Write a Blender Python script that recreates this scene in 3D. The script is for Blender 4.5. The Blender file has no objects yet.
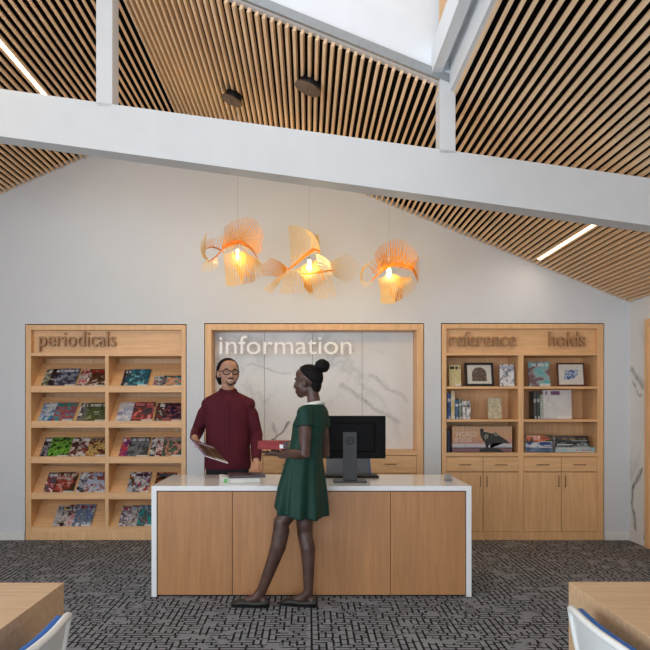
import bpy, bmesh, math, random
from mathutils import Vector, Matrix
R = math.radians
PI = math.pi
scn = bpy.context.scene
COL = scn.collection
random.seed(7)

# ------------------------------------------------------------------ materials
def srgb(r, g, b):
    def f(c):
        c /= 255.0
        return c / 12.92 if c <= 0.04045 else ((c + 0.055) / 1.055) ** 2.4
    return (f(r), f(g), f(b), 1.0)

class NT:
    """small node-building helper"""
    def __init__(s, name):
        s.m = bpy.data.materials.new(name); s.m.use_nodes = True
        s.t = s.m.node_tree; s.b = s.t.nodes['Principled BSDF']
    def n(s, kind, **kw):
        nd = s.t.nodes.new(kind)
        for k, v in kw.items(): setattr(nd, k, v)
        return nd
    def l(s, a, b): s.t.links.new(a, b)
    def coord(s, out='Object', scale=(1, 1, 1), loc=(0, 0, 0), rot=(0, 0, 0)):
        tc = s.n('ShaderNodeTexCoord'); mp = s.n('ShaderNodeMapping')
        mp.inputs['Scale'].default_value = scale; mp.inputs['Location'].default_value = loc; mp.inputs['Rotation'].default_value = rot
        s.l(tc.outputs[out], mp.inputs['Vector']); return mp.outputs[0]
    def noise(s, vec, scale=5, detail=4, rough=.5, dist=0):
        x = s.n('ShaderNodeTexNoise'); x.inputs['Scale'].default_value = scale; x.inputs['Detail'].default_value = detail
        x.inputs['Roughness'].default_value = rough; x.inputs['Distortion'].default_value = dist
        s.l(vec, x.inputs['Vector']); return x.outputs['Fac']
    def ramp(s, fac, stops, interp='LINEAR'):
        x = s.n('ShaderNodeValToRGB'); x.color_ramp.interpolation = interp
        e = x.color_ramp.elements
        while len(e) < len(stops): e.new(.5)
        for i, (p, c) in enumerate(stops): e[i].position = p; e[i].color = c
        s.l(fac, x.inputs[0]); return x.outputs[0]
    def mix(s, fac, a, b, blend='MIX'):
        x = s.n('ShaderNodeMix'); x.data_type = 'RGBA'; x.blend_type = blend
        for v, i in ((fac, 0), (a, 6), (b, 7)):
            if hasattr(v, 'is_linked'): s.l(v, x.inputs[i])
            else: x.inputs[i].default_value = v
        return x.outputs[2]
    def math(s, op, a, b=0.0, c=None):
        x = s.n('ShaderNodeMath', operation=op)
        for i, v in enumerate((a, b, c)):
            if v is None: continue
            if hasattr(v, 'is_linked'): s.l(v, x.inputs[i])
            else: x.inputs[i].default_value = v
        return x.outputs[0]
    def bump(s, h, strength=.2, dist=.01):
        x = s.n('ShaderNodeBump'); x.inputs['Strength'].default_value = strength; x.inputs['Distance'].default_value = dist
        s.l(h, x.inputs['Height']); s.l(x.outputs[0], s.b.inputs['Normal'])
    def base(s, c):
        if hasattr(c, 'is_linked'): s.l(c, s.b.inputs['Base Color'])
        else: s.b.inputs['Base Color'].default_value = c
    def rough(s, r): s.b.inputs['Roughness'].default_value = r

def plain(name, rgb, rough=.5, metal=0.0, var=.06, scale=30, spec=.5):
    t = NT(name); c = srgb(*rgb)
    f = t.noise(t.coord(), scale, 3)
    d = tuple(max(0, x * (1 - var)) for x in c[:3]) + (1,); u = tuple(min(1, x * (1 + var)) for x in c[:3]) + (1,)
    t.base(t.ramp(f, [(.3, d), (.7, u)])); t.rough(rough); t.b.inputs['Metallic'].default_value = metal
    t.b.inputs['Specular IOR Level'].default_value = spec
    return t.m

def wood(name, lo, hi, axis='x', scale=1.0, rough=.45, blotch=.5):
    """maple: fine streaks along the axis and broad soft figure"""
    t = NT(name)
    s = {'x': (1.0, 14, 14), 'y': (14, 1.0, 14), 'z': (14, 14, 1.0)}[axis]
    s = tuple(v * scale for v in s)
    v = t.coord('Object', s)
    f1 = t.noise(v, 3.0, 6, .6, .6)
    f2 = t.noise(t.coord('Object', tuple(x * .35 for x in s)), 2.0, 3, .5, 1.5)
    c1 = t.ramp(f1, [(.32, srgb(*lo)), (.68, srgb(*hi))])
    mid = tuple((a + b) / 2 * .93 for a, b in zip(lo, hi))
    c = t.mix(t.ramp(f2, [(.4, (0, 0, 0, 1)), (.75, (blotch,) * 3 + (1,))]), c1, srgb(*mid))
    t.base(c); t.rough(rough); t.bump(f1, .05, .003)
    return t.m

def emis(name, rgb, strength):
    t = NT(name); t.base(srgb(*rgb)); t.b.inputs['Emission Color'].default_value = srgb(*rgb)
    t.b.inputs['Emission Strength'].default_value = strength
    return t.m

def marble(name, arcs=(), amount=.55, seed=0.0, plane='xz'):
    """white stone with soft grey veins; arcs = bold veins given as (u, v, radius, width, squash)"""
    t = NT(name); v = t.coord('Object', (1, 1, 1), (seed, seed * .7, seed * .3))
    n1 = t.noise(v, 1.1, 9, .62, .9)
    ve = t.math('ABSOLUTE', t.math('SUBTRACT', n1, .5))
    vein = t.ramp(ve, [(0, (amount,) * 3 + (1,)), (.022, (amount * .35,) * 3 + (1,)), (.06, (0, 0, 0, 1))])
    mask = t.ramp(t.noise(v, 1.3, 2), [(.47, (0, 0, 0, 1)), (.6, (1, 1, 1, 1))])
    vm = t.mix(1.0, vein, mask, 'MULTIPLY')
    cl = t.ramp(t.noise(v, 2.2, 5), [(.3, srgb(216, 216, 214)), (.7, srgb(228, 228, 226))])
    c = t.mix(vm, cl, srgb(120, 120, 120))
    if arcs:
        sp = t.n('ShaderNodeSeparateXYZ'); t.l(t.coord('Object'), sp.inputs[0])
        ob = t.coord('Object')
        w1_ = t.math('MULTIPLY', t.math('SUBTRACT', t.noise(ob, 5, 6, .65), .5), .16)
        w2_ = t.math('MULTIPLY', t.math('SUBTRACT', t.noise(t.coord('Object', (1, 1, 1), (4, 7, 2)), 5, 6, .65), .5), .16)
        U = t.math('ADD', sp.outputs['X' if plane[0] == 'x' else 'Y'], w1_); V = t.math('ADD', sp.outputs['Z'], w2_)
        for (ua, va, ub, vb, w, dark) in arcs:           # a vein from (ua, va) to (ub, vb)
            ab = (ub - ua, vb - va); L2 = ab[0] ** 2 + ab[1] ** 2
            du = t.math('SUBTRACT', U, ua); dv = t.math('SUBTRACT', V, va)
            h = t.math('DIVIDE', t.math('ADD', t.math('MULTIPLY', du, ab[0]), t.math('MULTIPLY', dv, ab[1])), L2)
            h = t.math('MINIMUM', t.math('MAXIMUM', h, 0.0), 1.0)
            eu = t.math('SUBTRACT', du, t.math('MULTIPLY', h, ab[0])); ev = t.math('SUBTRACT', dv, t.math('MULTIPLY', h, ab[1]))
            d = t.math('SQRT', t.math('ADD', t.math('MULTIPLY', eu, eu), t.math('MULTIPLY', ev, ev)))
            k = t.math('SUBTRACT', 1.0, t.math('MINIMUM', t.math('DIVIDE', d, w), 1.0))
            k = t.math('MULTIPLY', k, t.math('MULTIPLY', t.math('ADD', .3, t.noise(ob, 14, 3)), dark))
            c = t.mix(k, c, srgb(92, 92, 86))
    t.base(c); t.rough(.3)
    return t.m

def carpet(name):
    """grey carpet woven with short black dashes running both ways"""
    t = NT(name)
    def dash(rot, off, w, h):
        br = t.n('ShaderNodeTexBrick'); br.offset = .37; br.squash = 1.7; br.squash_frequency = 3; br.offset_frequency = 2
        br.inputs['Color1'].default_value = (1, 1, 1, 1); br.inputs['Color2'].default_value = (.72, .72, .72, 1)
        br.inputs['Mortar'].default_value = (0, 0, 0, 1)
        br.inputs['Scale'].default_value = 1.0; br.inputs['Mortar Size'].default_value = .0068
        br.inputs['Mortar Smooth'].default_value = .2
        br.inputs['Brick Width'].default_value = w; br.inputs['Row Height'].default_value = h
        t.l(t.coord('Object', (1, 1, 1), off, (0, 0, rot)), br.inputs['Vector']); return br.outputs['Color']
    a = dash(0, (0, 0, 0), .085, .041)
    b = dash(PI / 2, (.03, .02, 0), .085, .041)
    def cells(scale, off):
        vo = t.n('ShaderNodeTexVoronoi'); vo.distance = 'CHEBYCHEV'; vo.inputs['Scale'].default_value = scale; vo.inputs['Randomness'].default_value = .9
        t.l(t.coord('Object', (1, 1, 1), off), vo.inputs['Vector'])
        sp = t.n('ShaderNodeSeparateColor'); t.l(vo.outputs['Color'], sp.inputs[0]); return sp.outputs
    m = cells(11.5, (0, 0, 0))
    sel = t.math('GREATER_THAN', m[0], .5)
    pat = t.mix(sel, a, b)
    # some of the dashes are missing
    k = t.math('GREATER_THAN', cells(13, (3, 1, 0))[1], .1)
    pat = t.mix(t.math('MULTIPLY', k, 1.0), (.86, .86, .86, 1), pat)
    fine = t.noise(t.coord('Object'), 260, 2, .6)
    heather = t.noise(t.coord('Object', (1, 4, 1)), 22, 4, .7)
    g = t.ramp(heather, [(.25, srgb(112, 114, 119)), (.75, srgb(166, 169, 175))])
    g = t.mix(.55, g, t.ramp(fine, [(.3, srgb(96, 98, 103)), (.7, srgb(182, 185, 192))]))
    c = t.mix(1.0, g, t.ramp(t.n('ShaderNodeRGBToBW').outputs[0] if False else _bw(t, pat), [(0, srgb(40, 40, 42)), (.5, srgb(205, 205, 206)), (1, srgb(255, 255, 255))]), 'MULTIPLY')
    t.base(c); t.rough(.95); t.b.inputs['Specular IOR Level'].default_value = .15
    t.bump(fine, .35, .004)
    return t.m

def _bw(t, c):
    x = t.n('ShaderNodeRGBToBW'); t.l(c, x.inputs[0]); return x.outputs[0]

def cover(name, pal, seed=0.0, title=None, scale=3.2, rough=.3, band=.8, aspect=1.3):
    """printed cover: a masthead band with a broken line of type and a picture area of colour shapes (generated x = across, z = up)"""
    t = NT(name)
    tc = t.n('ShaderNodeTexCoord'); sp = t.n('ShaderNodeSeparateXYZ'); t.l(tc.outputs['Generated'], sp.inputs[0])
    X, Z = sp.outputs[0], sp.outputs[2]
    cb = t.n('ShaderNodeCombineXYZ'); t.l(X, cb.inputs[0]); t.l(t.math('MULTIPLY', Z, aspect), cb.inputs[1]); cb.inputs[2].default_value = seed * 3.17
    nz = t.n('ShaderNodeTexNoise'); nz.inputs['Scale'].default_value = scale; nz.inputs['Detail'].default_value = 3.5; nz.inputs['Roughness'].default_value = .6; nz.inputs['Distortion'].default_value = .5
    t.l(cb.outputs[0], nz.inputs['Vector'])
    st = []; k = len(pal)
    for i, c in enumerate(pal): st.append((max(0, .30 + .42 * (i / k)) if i else 0.0, srgb(*c)))
    c = t.ramp(t.math('ADD', nz.outputs['Fac'], .05), st, 'LINEAR')
    if title:
        nx = t.n('ShaderNodeTexNoise'); nx.inputs['Scale'].default_value = 7.0; nx.inputs['Detail'].default_value = 0
        cb2 = t.n('ShaderNodeCombineXYZ'); t.l(X, cb2.inputs[0]); cb2.inputs[1].default_value = seed; t.l(cb2.outputs[0], nx.inputs['Vector'])
        on = t.math('MULTIPLY', t.math('GREATER_THAN', Z, band), t.math('LESS_THAN', Z, band + .13))
        on = t.math('MULTIPLY', on, t.math('GREATER_THAN', nx.outputs['Fac'], .43))
        on = t.math('MULTIPLY', on, t.math('MULTIPLY', t.math('GREATER_THAN', X, .08), t.math('LESS_THAN', X, .92)))
        c = t.mix(on, c, srgb(*title))
        foot = t.math('MULTIPLY', t.math('LESS_THAN', Z, .11), t.math('GREATER_THAN', X, .5))
        c = t.mix(t.math('MULTIPLY', foot, .8), c, srgb(225, 222, 216))
    t.base(c); t.rough(rough)
    return t.m

WOODH = wood('maple_along', (220, 172, 120), (240, 196, 146), 'x')
WOODV = wood('maple_upright', (220, 172, 120), (240, 196, 146), 'z')
WOODD = wood('maple_depth', (220, 172, 120), (240, 196, 146), 'y')
WOODP = wood('maple_desk_veneer', (172, 120, 76), (194, 140, 92), 'z', .8, .4, .8)
WOODT = wood('maple_table', (196, 160, 122), (218, 184, 146), 'x', 1.0, .4)
SLAT = wood('slat_maple', (238, 196, 152), (250, 216, 174), 'y', 1.0, .55, .3)
BLACK = plain('acoustic_black', (14, 13, 13), .95, spec=.1)
BEAMP = plain('beam_paint', (207, 207, 206), .6, var=.02, scale=8)
WALLP = plain('wall_paint', (214, 217, 221), .8, var=.012, scale=3)
WHITEP = plain('white_paint', (226, 228, 230), .6, var=.02, scale=8)
LW = wood('letter_maple', (158, 118, 80), (180, 138, 98), 'x')
TRIMW = plain('white_trim', (224, 224, 222), .5, var=.02)
QUARTZ = plain('white_quartz', (238, 238, 238), .12, var=.015, scale=60)
CARPET = carpet('carpet_weave')
def veins(pts, plane):
    out = []
    for (a, b, c_, d_, w, k) in pts:
        if plane == 'back': f = lambda px, py: ((px - 308) / 720 * 7.33, 1.35 - (py - 403) / 720 * 7.33)
        else: f = lambda px, py: (3.17 * 720 / (px - 308), 1.35 - (py - 403) * 3.17 / (px - 308))
        out.append(f(a, b) + f(c_, d_) + (w, k))
    return out
MARBLE = marble('marble_panel', arcs=veins([(268, 440, 284, 424, .022, 1.2), (268, 424, 270, 436, .02, .6), (240, 364, 285, 374, .018, .35), (336, 384, 360, 403, .03, .4), (360, 403, 392, 422, .03, .4), (365, 376, 400, 400, .03, .35)], 'back'), amount=.28, seed=2.3)
MARBLER = marble('marble_wall', arcs=veins([(642, 471, 633, 487, .035, 1.1), (633, 487, 632, 502, .035, 1.1), (632, 502, 637, 534, .035, 1.1), (637, 534, 644, 539, .03, 1.1), (631, 368, 643, 386, .05, .8), (632, 383, 641, 396, .02, .8)], 'side'), amount=.3, seed=5.1, plane='yz')
LETTERW = plain('letter_white', (250, 250, 250), .5, var=.004)
STEEL = plain('brushed_steel', (150, 150, 150), .35, 1.0)
BRONZE = plain('pull_bronze', (128, 100, 72), .4, .6)
GREYM = plain('grey_metal', (150, 152, 152), .5, .3)
SPKR = plain('speaker_brown', (112, 88, 70), .6)
DARKPL = plain('dark_plastic', (20, 20, 22), .5, spec=.25)
GREYPL = plain('grey_plastic', (66, 67, 69), .5, spec=.3)
PAPER = plain('paper_edge', (232, 228, 218), .7)

# ------------------------------------------------------------------ mesh tools
def world_of(o):
    m = Matrix.Identity(4)
    while o is not None:
        m = o.matrix_basis @ m; o = o.parent
    return m

class MB:
    def __init__(s): s.bm = bmesh.new()
    def face_mat(s, faces, mi):
        for f in faces: f.material_index = mi
    def box(s, x0, x1, y0, y1, z0, z1, bevel=0.0, mi=0, mat=None):
        g = bmesh.ops.create_cube(s.bm, size=1.0)
        vs = g['verts']
        M = Matrix.Translation(((x0 + x1) / 2, (y0 + y1) / 2, (z0 + z1) / 2)) @ Matrix.Diagonal((abs(x1 - x0), abs(y1 - y0), abs(z1 - z0), 1))
        if mat is not None: M = mat @ M
        bmesh.ops.transform(s.bm, matrix=M, verts=vs)
        fs = set(f for v in vs for f in v.link_faces)
        for f in fs: f.material_index = mi
        if bevel > 0:
            es = list(set(e for v in vs for e in v.link_edges))
            bmesh.ops.bevel(s.bm, geom=es, offset=bevel, segments=2, affect='EDGES', profile=.5, material=-1)
        return s
    def prism(s, pts, d, axis='y', mi=0):
        """pts: 2-D outline; extruded from d[0] to d[1] along the axis ('y': pts are x,z; 'x': pts are y,z; 'z': pts are x,y)"""
        f = {'y': lambda p, q: (p[0], q, p[1]), 'x': lambda p, q: (q, p[0], p[1]), 'z': lambda p, q: (p[0], p[1], q)}[axis]
        a = [s.bm.verts.new(f(p, d[0])) for p in pts]; b = [s.bm.verts.new(f(p, d[1])) for p in pts]
        n = len(pts); fs = [s.bm.faces.new(a), s.bm.faces.new(list(reversed(b)))]
        for i in range(n): fs.append(s.bm.faces.new((a[i], b[i], b[(i + 1) % n], a[(i + 1) % n])))
        bmesh.ops.recalc_face_normals(s.bm, faces=fs)
        s.face_mat(fs, mi); return s
    def hexa(s, p8, mi=0):
        v = [s.bm.verts.new(p) for p in p8]
        fs = [s.bm.faces.new([v[i] for i in q]) for q in ((0, 1, 2, 3), (7, 6, 5, 4), (0, 4, 5, 1), (1, 5, 6, 2), (2, 6, 7, 3), (3, 7, 4, 0))]
        bmesh.ops.recalc_face_normals(s.bm, faces=fs); s.face_mat(fs, mi); return s
    def rings(s, rs, cap=True, mi=0, closed=True):
        L = [[s.bm.verts.new(p) for p in r] for r in rs]; n = len(rs[0]); fs = []
        for a, b in zip(L, L[1:]):
            for i in range(n if closed else n - 1):
                fs.append(s.bm.faces.new((a[i], a[(i + 1) % n], b[(i + 1) % n], b[i])))
        if cap and closed:
            fs.append(s.bm.faces.new(list(reversed(L[0])))); fs.append(s.bm.faces.new(L[-1]))
        bmesh.ops.recalc_face_normals(s.bm, faces=fs); s.face_mat(fs, mi); return s
    def tube(s, path, radii, n=14, mi=0, flat=1.0, up=None, round_ends=False):
        P = [Vector(p) for p in path]
        if not hasattr(radii, '__len__'): radii = [radii] * len(P)
        radii = list(radii)
        if round_ends:
            d0 = (P[0] - P[1]).normalized(); d1 = (P[-1] - P[-2]).normalized()
            a, b = radii[0], radii[-1]
            P = [P[0] + d0 * a * .95, P[0] + d0 * a * .75, P[0] + d0 * a * .4] + P + [P[-1] + d1 * b * .4, P[-1] + d1 * b * .75, P[-1] + d1 * b * .95]
            radii = [a * .3, a * .66, a * .92] + radii + [b * .92, b * .66, b * .3]
        rs = []; prev = Vector(up) if up else None
        for i, p in enumerate(P):
            t = (P[min(i + 1, len(P) - 1)] - P[max(i - 1, 0)])
            if t.length < 1e-9: t = Vector((0, 0, 1))
            t.normalize()
            if prev is None: prev = Vector((0, 1, 0)) if abs(t.y) < .9 else Vector((1, 0, 0))
            u = prev - t * prev.dot(t)
            if u.length < 1e-6: u = t.orthogonal()
            u.normalize(); w = t.cross(u); prev = u
            rs.append([p + (u * math.cos(2 * PI * k / n) * flat + w * math.sin(2 * PI * k / n)) * radii[i] for k in range(n)])
        return s.rings(rs, True, mi)
    def ell(s, c, r, M=None, seg=20, mi=0):
        g = bmesh.ops.create_uvsphere(s.bm, u_segments=seg, v_segments=max(8, seg // 2 + 2), radius=1.0)
        T = Matrix.Translation(c) @ (M.to_4x4() if M is not None else Matrix.Identity(4)) @ Matrix.Diagonal((r[0], r[1], r[2], 1))
        bmesh.ops.transform(s.bm, matrix=T, verts=g['verts'])
        for f in set(f for v in g['verts'] for f in v.link_faces): f.material_index = mi
        return s
    def cyl(s, c, r, h, axis='z', n=24, mi=0, r2=None):
        r2 = r if r2 is None else r2
        ax = {'x': 0, 'y': 1, 'z': 2}[axis]
        rs = []
        for k, rr in ((0, r), (1, r2)):
            ring = []
            for i in range(n):
                a = 2 * PI * i / n; p = [0, 0, 0]
                p[(ax + 1) % 3] = rr * math.cos(a); p[(ax + 2) % 3] = rr * math.sin(a); p[ax] = h * k
                ring.append(Vector(c) + Vector(p))
            rs.append(ring)
        return s.rings(rs, True, mi)
    def mesh(s, name, smooth=False):
        me = bpy.data.meshes.new(name); s.bm.to_mesh(me); s.bm.free()
        if smooth:
            for p in me.polygons: p.use_smooth = True
        return me
    def build(s, name, mats, parent=None, smooth=False, local=False):
        me = s.mesh(name, smooth)
        return link(name, me, mats, parent, local)

def link(name, me, mats, parent=None, local=False):
    if not isinstance(mats, (list, tuple)): mats = [mats]
    me.materials.clear()
    for m in mats: me.materials.append(m)
    o = bpy.data.objects.new(name, me); COL.objects.link(o)
    if parent is not None:
        o.parent = parent
        if not local: me.transform(world_of(parent).inverted())
    return o

def tag(o, label, cat, group=None, kind=None):
    o['label'] = label; o['category'] = cat
    if group: o['group'] = group
    if kind: o['kind'] = kind
    return o
def thing(name, label, cat, loc=(0, 0, 0), rot=(0, 0, 0), group=None):
    o = bpy.data.objects.new(name, None); COL.objects.link(o); o.empty_display_size = .1
    o.location = loc; o.rotation_euler = rot
    return tag(o, label, cat, group)
def struct(o):
    o['kind'] = 'structure'; return o
def recentre(o, loc):
    """put a single-mesh thing's origin at its own base"""
    o.data.transform(Matrix.Translation(-Vector(loc))); o.location = loc; return o
def kids(o): return [c for c in bpy.data.objects if c.parent == o]
def copy_tree(o, parent=None):
    c = o.copy(); COL.objects.link(c); c.parent = parent
    for k in kids(o): copy_tree(k, c)
    return c

def remeshed(name, mb, voxel, smooth_it, mat, parent=None, fac=.5):
    """union of overlapping closed shapes as one continuous surface"""
    me = mb.mesh('tmp'); t = bpy.data.objects.new('tmp', me); COL.objects.link(t)
    m = t.modifiers.new('r', 'REMESH'); m.mode = 'VOXEL'; m.voxel_size = voxel; m.use_smooth_shade = True
    if smooth_it:
        k = t.modifiers.new('s', 'SMOOTH'); k.factor = fac; k.iterations = smooth_it
    dg = bpy.context.evaluated_depsgraph_get(); dg.update()
    new = bpy.data.meshes.new_from_object(t.evaluated_get(dg)); new.name = name
    bpy.data.objects.remove(t); bpy.data.meshes.remove(me)
    for p in new.polygons: p.use_smooth = True
    return link(name, new, mat, parent)

def text_mesh(body, size, depth, spacing=1.0):
    cu = bpy.data.curves.new('t', 'FONT'); cu.body = body; cu.size = size; cu.extrude = depth / 2; cu.space_character = spacing
    o = bpy.data.objects.new('t', cu); COL.objects.link(o)
    dg = bpy.context.evaluated_depsgraph_get(); dg.update()
    me = bpy.data.meshes.new_from_object(o.evaluated_get(dg)); bpy.data.objects.remove(o)
    return me
def text_fit(name, body, x0, x1, base, asc, y, depth, mats, parent, ascref=None):
    """upright lettering facing -Y whose ink spans x0..x1 and whose tallest letter reaches base+asc"""
    me = text_mesh(body, 1.0, 1.0)
    xs = [v.co.x for v in me.vertices]; ys = [v.co.y for v in me.vertices]
    sx = (x1 - x0) / (max(xs) - min(xs)); sy = asc / max(ys)
    for v in me.vertices:
        a, b, c = v.co
        v.co = (x0 + (a - min(xs)) * sx, y - c * depth, base + b * sy)
    return link(name, me, mats, parent)

# ------------------------------------------------------------------ the camera's geometry (used for reading sizes off the photograph)
F, CX, HZ, CH = 720.0, 308.0, 403.0, 1.35
def X(px, y): return (px - CX) / F * y
def Z(py, y): return CH - (py - HZ) / F * y
YB = 7.095                                   # the back wall's face
def bx(px): return X(px, YB)
def bz(py): return Z(py, YB)
XR, XL, Y0 = 3.17, -4.2, -2.6                # side walls, wall behind the viewer
RX, RZ, SR, SL = -1.30, 4.156, .407, .435    # ridge and the two roof slopes
def roof(x): return RZ - SR * (x - RX) if x >= RX else RZ + SL * (x - RX)

cam = bpy.data.cameras.new('camera'); co = bpy.data.objects.new('camera', cam); COL.objects.link(co)
co.location = (0, 0, CH); co.rotation_euler = (R(90), 0, 0)
cam.sensor_width = 36; cam.lens = F / 650 * 36; cam.shift_x = 17 / 650; cam.shift_y = 78 / 650; cam.clip_start = .02
scn.camera = co

# ------------------------------------------------------------------ the room
fl = MB().box(XL - .2, XR + .2, Y0 - .2, YB + .6, -.1, 0).build('floor', CARPET); struct(fl)

N = [(25.0, 186.6, 324.0), (204.2, 424.2, 323.0), (441.0, 604.3, 323.0)]      # niches: left, right, top
pts = [(XL, 0)]
for a, b, t in N:
    pts += [(bx(a), 0), (bx(a), bz(t)), (bx(b), bz(t)), (bx(b), 0)]
pts += [(XR, 0), (XR, roof(XR) + .12), (RX, RZ + .12), (XL, roof(XL) + .12)]
struct(MB().prism(pts, (YB, YB + .5)).build('wall_back', WALLP))
struct(MB().box(XL, XR, YB + .5, YB + .55, 0, 3.0).build('wall_back_backing', BLACK))
struct(MB().box(XR, XR + .15, Y0, YB + .5, 0, roof(XR) + .15).build('wall_right', MARBLER))
# left wall with a long window, rear wall with a tall one
m = MB(); m.box(XL - .15, XL, Y0, YB + .5, 0, .5).box(XL - .15, XL, Y0, -1.6, .5, 3.1).box(XL - .15, XL, 2.4, YB + .5, .5, 3.1).box(XL - .15, XL, -1.6, 2.4, 2.7, 3.1)
struct(m.build('wall_left', WALLP))
m = MB(); m.box(XL, -4.0, Y0 - .15, Y0, 0, 4.4).box(1.4, XR, Y0 - .15, Y0, 0, 4.4).box(-4.0, 1.4, Y0 - .15, Y0, 2.9, 4.4).box(-4.0, 1.4, Y0 - .15, Y0, 0, .3)
struct(m.build('wall_front', WALLP))
GLASS = NT('window_glass'); GLASS.b.inputs['Transmission Weight'].default_value = 1; GLASS.rough(0.0); GLASS.b.inputs['IOR'].default_value = 1.02; GLASS = GLASS.m
w1 = struct(MB().box(XL - .09, XL - .08, -1.6, 2.4, .5, 2.7).build('window_1', GLASS))
m = MB()
for y in (-1.6, -.28, 1.04, 2.34): m.box(XL - .12, XL - .04, y, y + .06, .5, 2.7)
m.box(XL - .12, XL - .04, -1.6, 2.4, .5, .56).box(XL - .12, XL - .04, -1.6, 2.4, 2.64, 2.7)
m.build('window_frame', TRIMW, w1)
w2 = struct(MB().box(-4.0, 1.4, Y0 - .09, Y0 - .08, .3, 2.9).build('window_2', GLASS))
m = MB()
for x in (-4.0, -2.2, -.4, 1.34): m.box(x, x + .06, Y0 - .12, Y0 - .04, .3, 2.9)
m.box(-4.0, 1.4, Y0 - .12, Y0 - .04, .3, .36).box(-4.0, 1.4, Y0 - .12, Y0 - .04, 2.84, 2.9)
m.build('window_frame', TRIMW, w2)

# skirting boards on the wall piers
m = MB()
for a, b in ((-120, 24.6), (187.2, 203.6), (425, 440.4), (605, 630)):
    m.box(max(XL, bx(a)), min(XR, bx(b)), YB - .014, YB, 0, .075, .003)
struct(m.build('baseboard_back', TRIMW))
struct(MB().box(XR - .014, XR, 6.80, YB - .015, 0, .11, .003).build('baseboard_right', TRIMW))
d1 = struct(MB().box(XR - .012, XR, 5.85, 6.66, 0, 2.06).build('door_1', WOODV))
MB().box(XR - .022, XR, 6.65, 6.74, 0, 2.13, .003).box(XR - .022, XR, 5.75, 5.85, 0, 2.13, .003).box(XR - .022, XR, 5.851, 6.649, 2.06, 2.13, .003).build('door_frame', WOODV, d1)
MB().tube([(XR - .03, 5.93, 1.0), (XR - .07, 5.93, 1.0), (XR - .07, 6.05, 1.0)], .009, 8).build('door_handle', STEEL, d1, True)

# roof: black acoustic deck with maple slats running away from the viewer
def slope(side):
    s = SR if side > 0 else SL
    L = math.sqrt(1 + s * s)
    return Vector((side / L, 0, -s / L)), Vector((side * s / L, 0, 1 / L)), L
def sbox(mb, side, s0, s1, y0, y1, n0, n1, mi=0):
    d, n, L = slope(side); o = Vector((RX, 0, RZ))
    P = lambda s, y, k: o + d * s + n * k + Vector((0, y, 0))
    mb.hexa([P(s0, y0, n0), P(s1, y0, n0), P(s1, y1, n0), P(s0, y1, n0), P(s0, y0, n1), P(s1, y0, n1), P(s1, y1, n1), P(s0, y1, n1)], mi)
LR = slope(1)[2]; LL = slope(-1)[2]
s_of = lambda x: (x - RX) * LR
HOLE = (s_of(-1.18), s_of(.885), 1.5, 4.44)   # the roof light
ENDR, ENDL = (XR - RX) * LR, (RX - XL) * LL
m = MB()
for a in ((0, HOLE[0], Y0, YB + .4), (HOLE[1], ENDR + .1, Y0, YB + .4), (HOLE[0], HOLE[1], HOLE[3], YB + .4), (HOLE[0], HOLE[1], Y0, HOLE[2])):
    sbox(m, 1, *a, .05, .09)
sbox(m, -1, -.01, ENDL + .1, Y0, YB + .4, .05, .09)
ceil = struct(m.build('ceiling', BLACK))
PITCH, SW, SD = .0512, .0200, .029
mr, mn, ml = MB(), MB(), MB()
k = int(ENDR / PITCH)
for i in range(k):
    s0 = .018 + i * PITCH; s1 = s0 + SW
    inhole = s1 > HOLE[0] - .01 and s0 < HOLE[1] + .012
    jr = random.uniform(-.0012, .0012)
    if inhole: sbox(mr, 1, s0 + jr, s1 + jr, HOLE[3] + .035, YB, 0, SD)
    else: sbox(mr, 1, s0 + jr, s1 + jr, 4.662, YB, 0, SD)
    if inhole: sbox(mn, 1, s0, s1, Y0, HOLE[2] - .03, 0, SD)
    else: sbox(mn, 1, s0 + jr, s1 + jr, Y0, 4.648, -.002, SD - .002)
for i in range(int(ENDL / PITCH)):
    s0 = .018 + i * PITCH; jr = random.uniform(-.0012, .0012)
    for a, b in ((Y0, 4.648), (4.662, YB)): sbox(ml, -1, s0 + jr, s0 + SW + jr, a, b, 0, SD)
mr.build('slat_panel', SLAT, ceil); mn.build('slat_panel', SLAT, ceil); ml.build('slat_panel', SLAT, ceil)

# roof light well
m = MB(); y = HOLE[3]; xa, xb = -1.18, .885; top = 5.3
m.prism([(xa - .1, roof(xa - .1) + .05), (xb, roof(xb) + .05), (xb, top), (xa - .1, top)], (y + .02, y + .1))
m.prism([(xa - .1, roof(xa - .1) + .08), (xb, roof(xb) + .06), (xb, top), (xa - .1, top)], (HOLE[2] - .1, HOLE[2]))
m.box(xa - .1, xa, HOLE[2], y + .02, roof(xa) + .02, top)
struct(m.build('wall_skylight', WHITEP))
m = MB(); sbox(m, 1, s_of(xa), s_of(xb) - .03, y - .01, y + .02, .044, .098); struct(m.build('trim_1', GREYM))
# low side: fascia, white purlin, slatted upstand
m = MB(); m.box(xb - .012, xb + .04, HOLE[2], y + .02, roof(xb) + .0, roof(xb) + .34); m.box(.80, xb + .0, HOLE[2], y + .02, 3.46, 3.50); struct(m.build('trim_2', WHITEP))
m = MB(); m.box(.763, .828, HOLE[2], y + .018, 3.385, 3.56, .003); struct(m.build('beam_purlin', WHITEP))
up = struct(MB().box(.85, .87, HOLE[2], y + .1, 3.5, top).build('wall_upstand', BLACK))
m = MB(); yy = HOLE[2] + .01
while yy < y - .03: m.box(.80, .85, yy, yy + SW, 3.55, top); yy += PITCH
m.build('slat_panel', WOODV, up)
w3 = struct(MB().box(xa - .1, xb, HOLE[2] - .1, y + .1, top, top + .02).build('window_3', GLASS))

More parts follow.
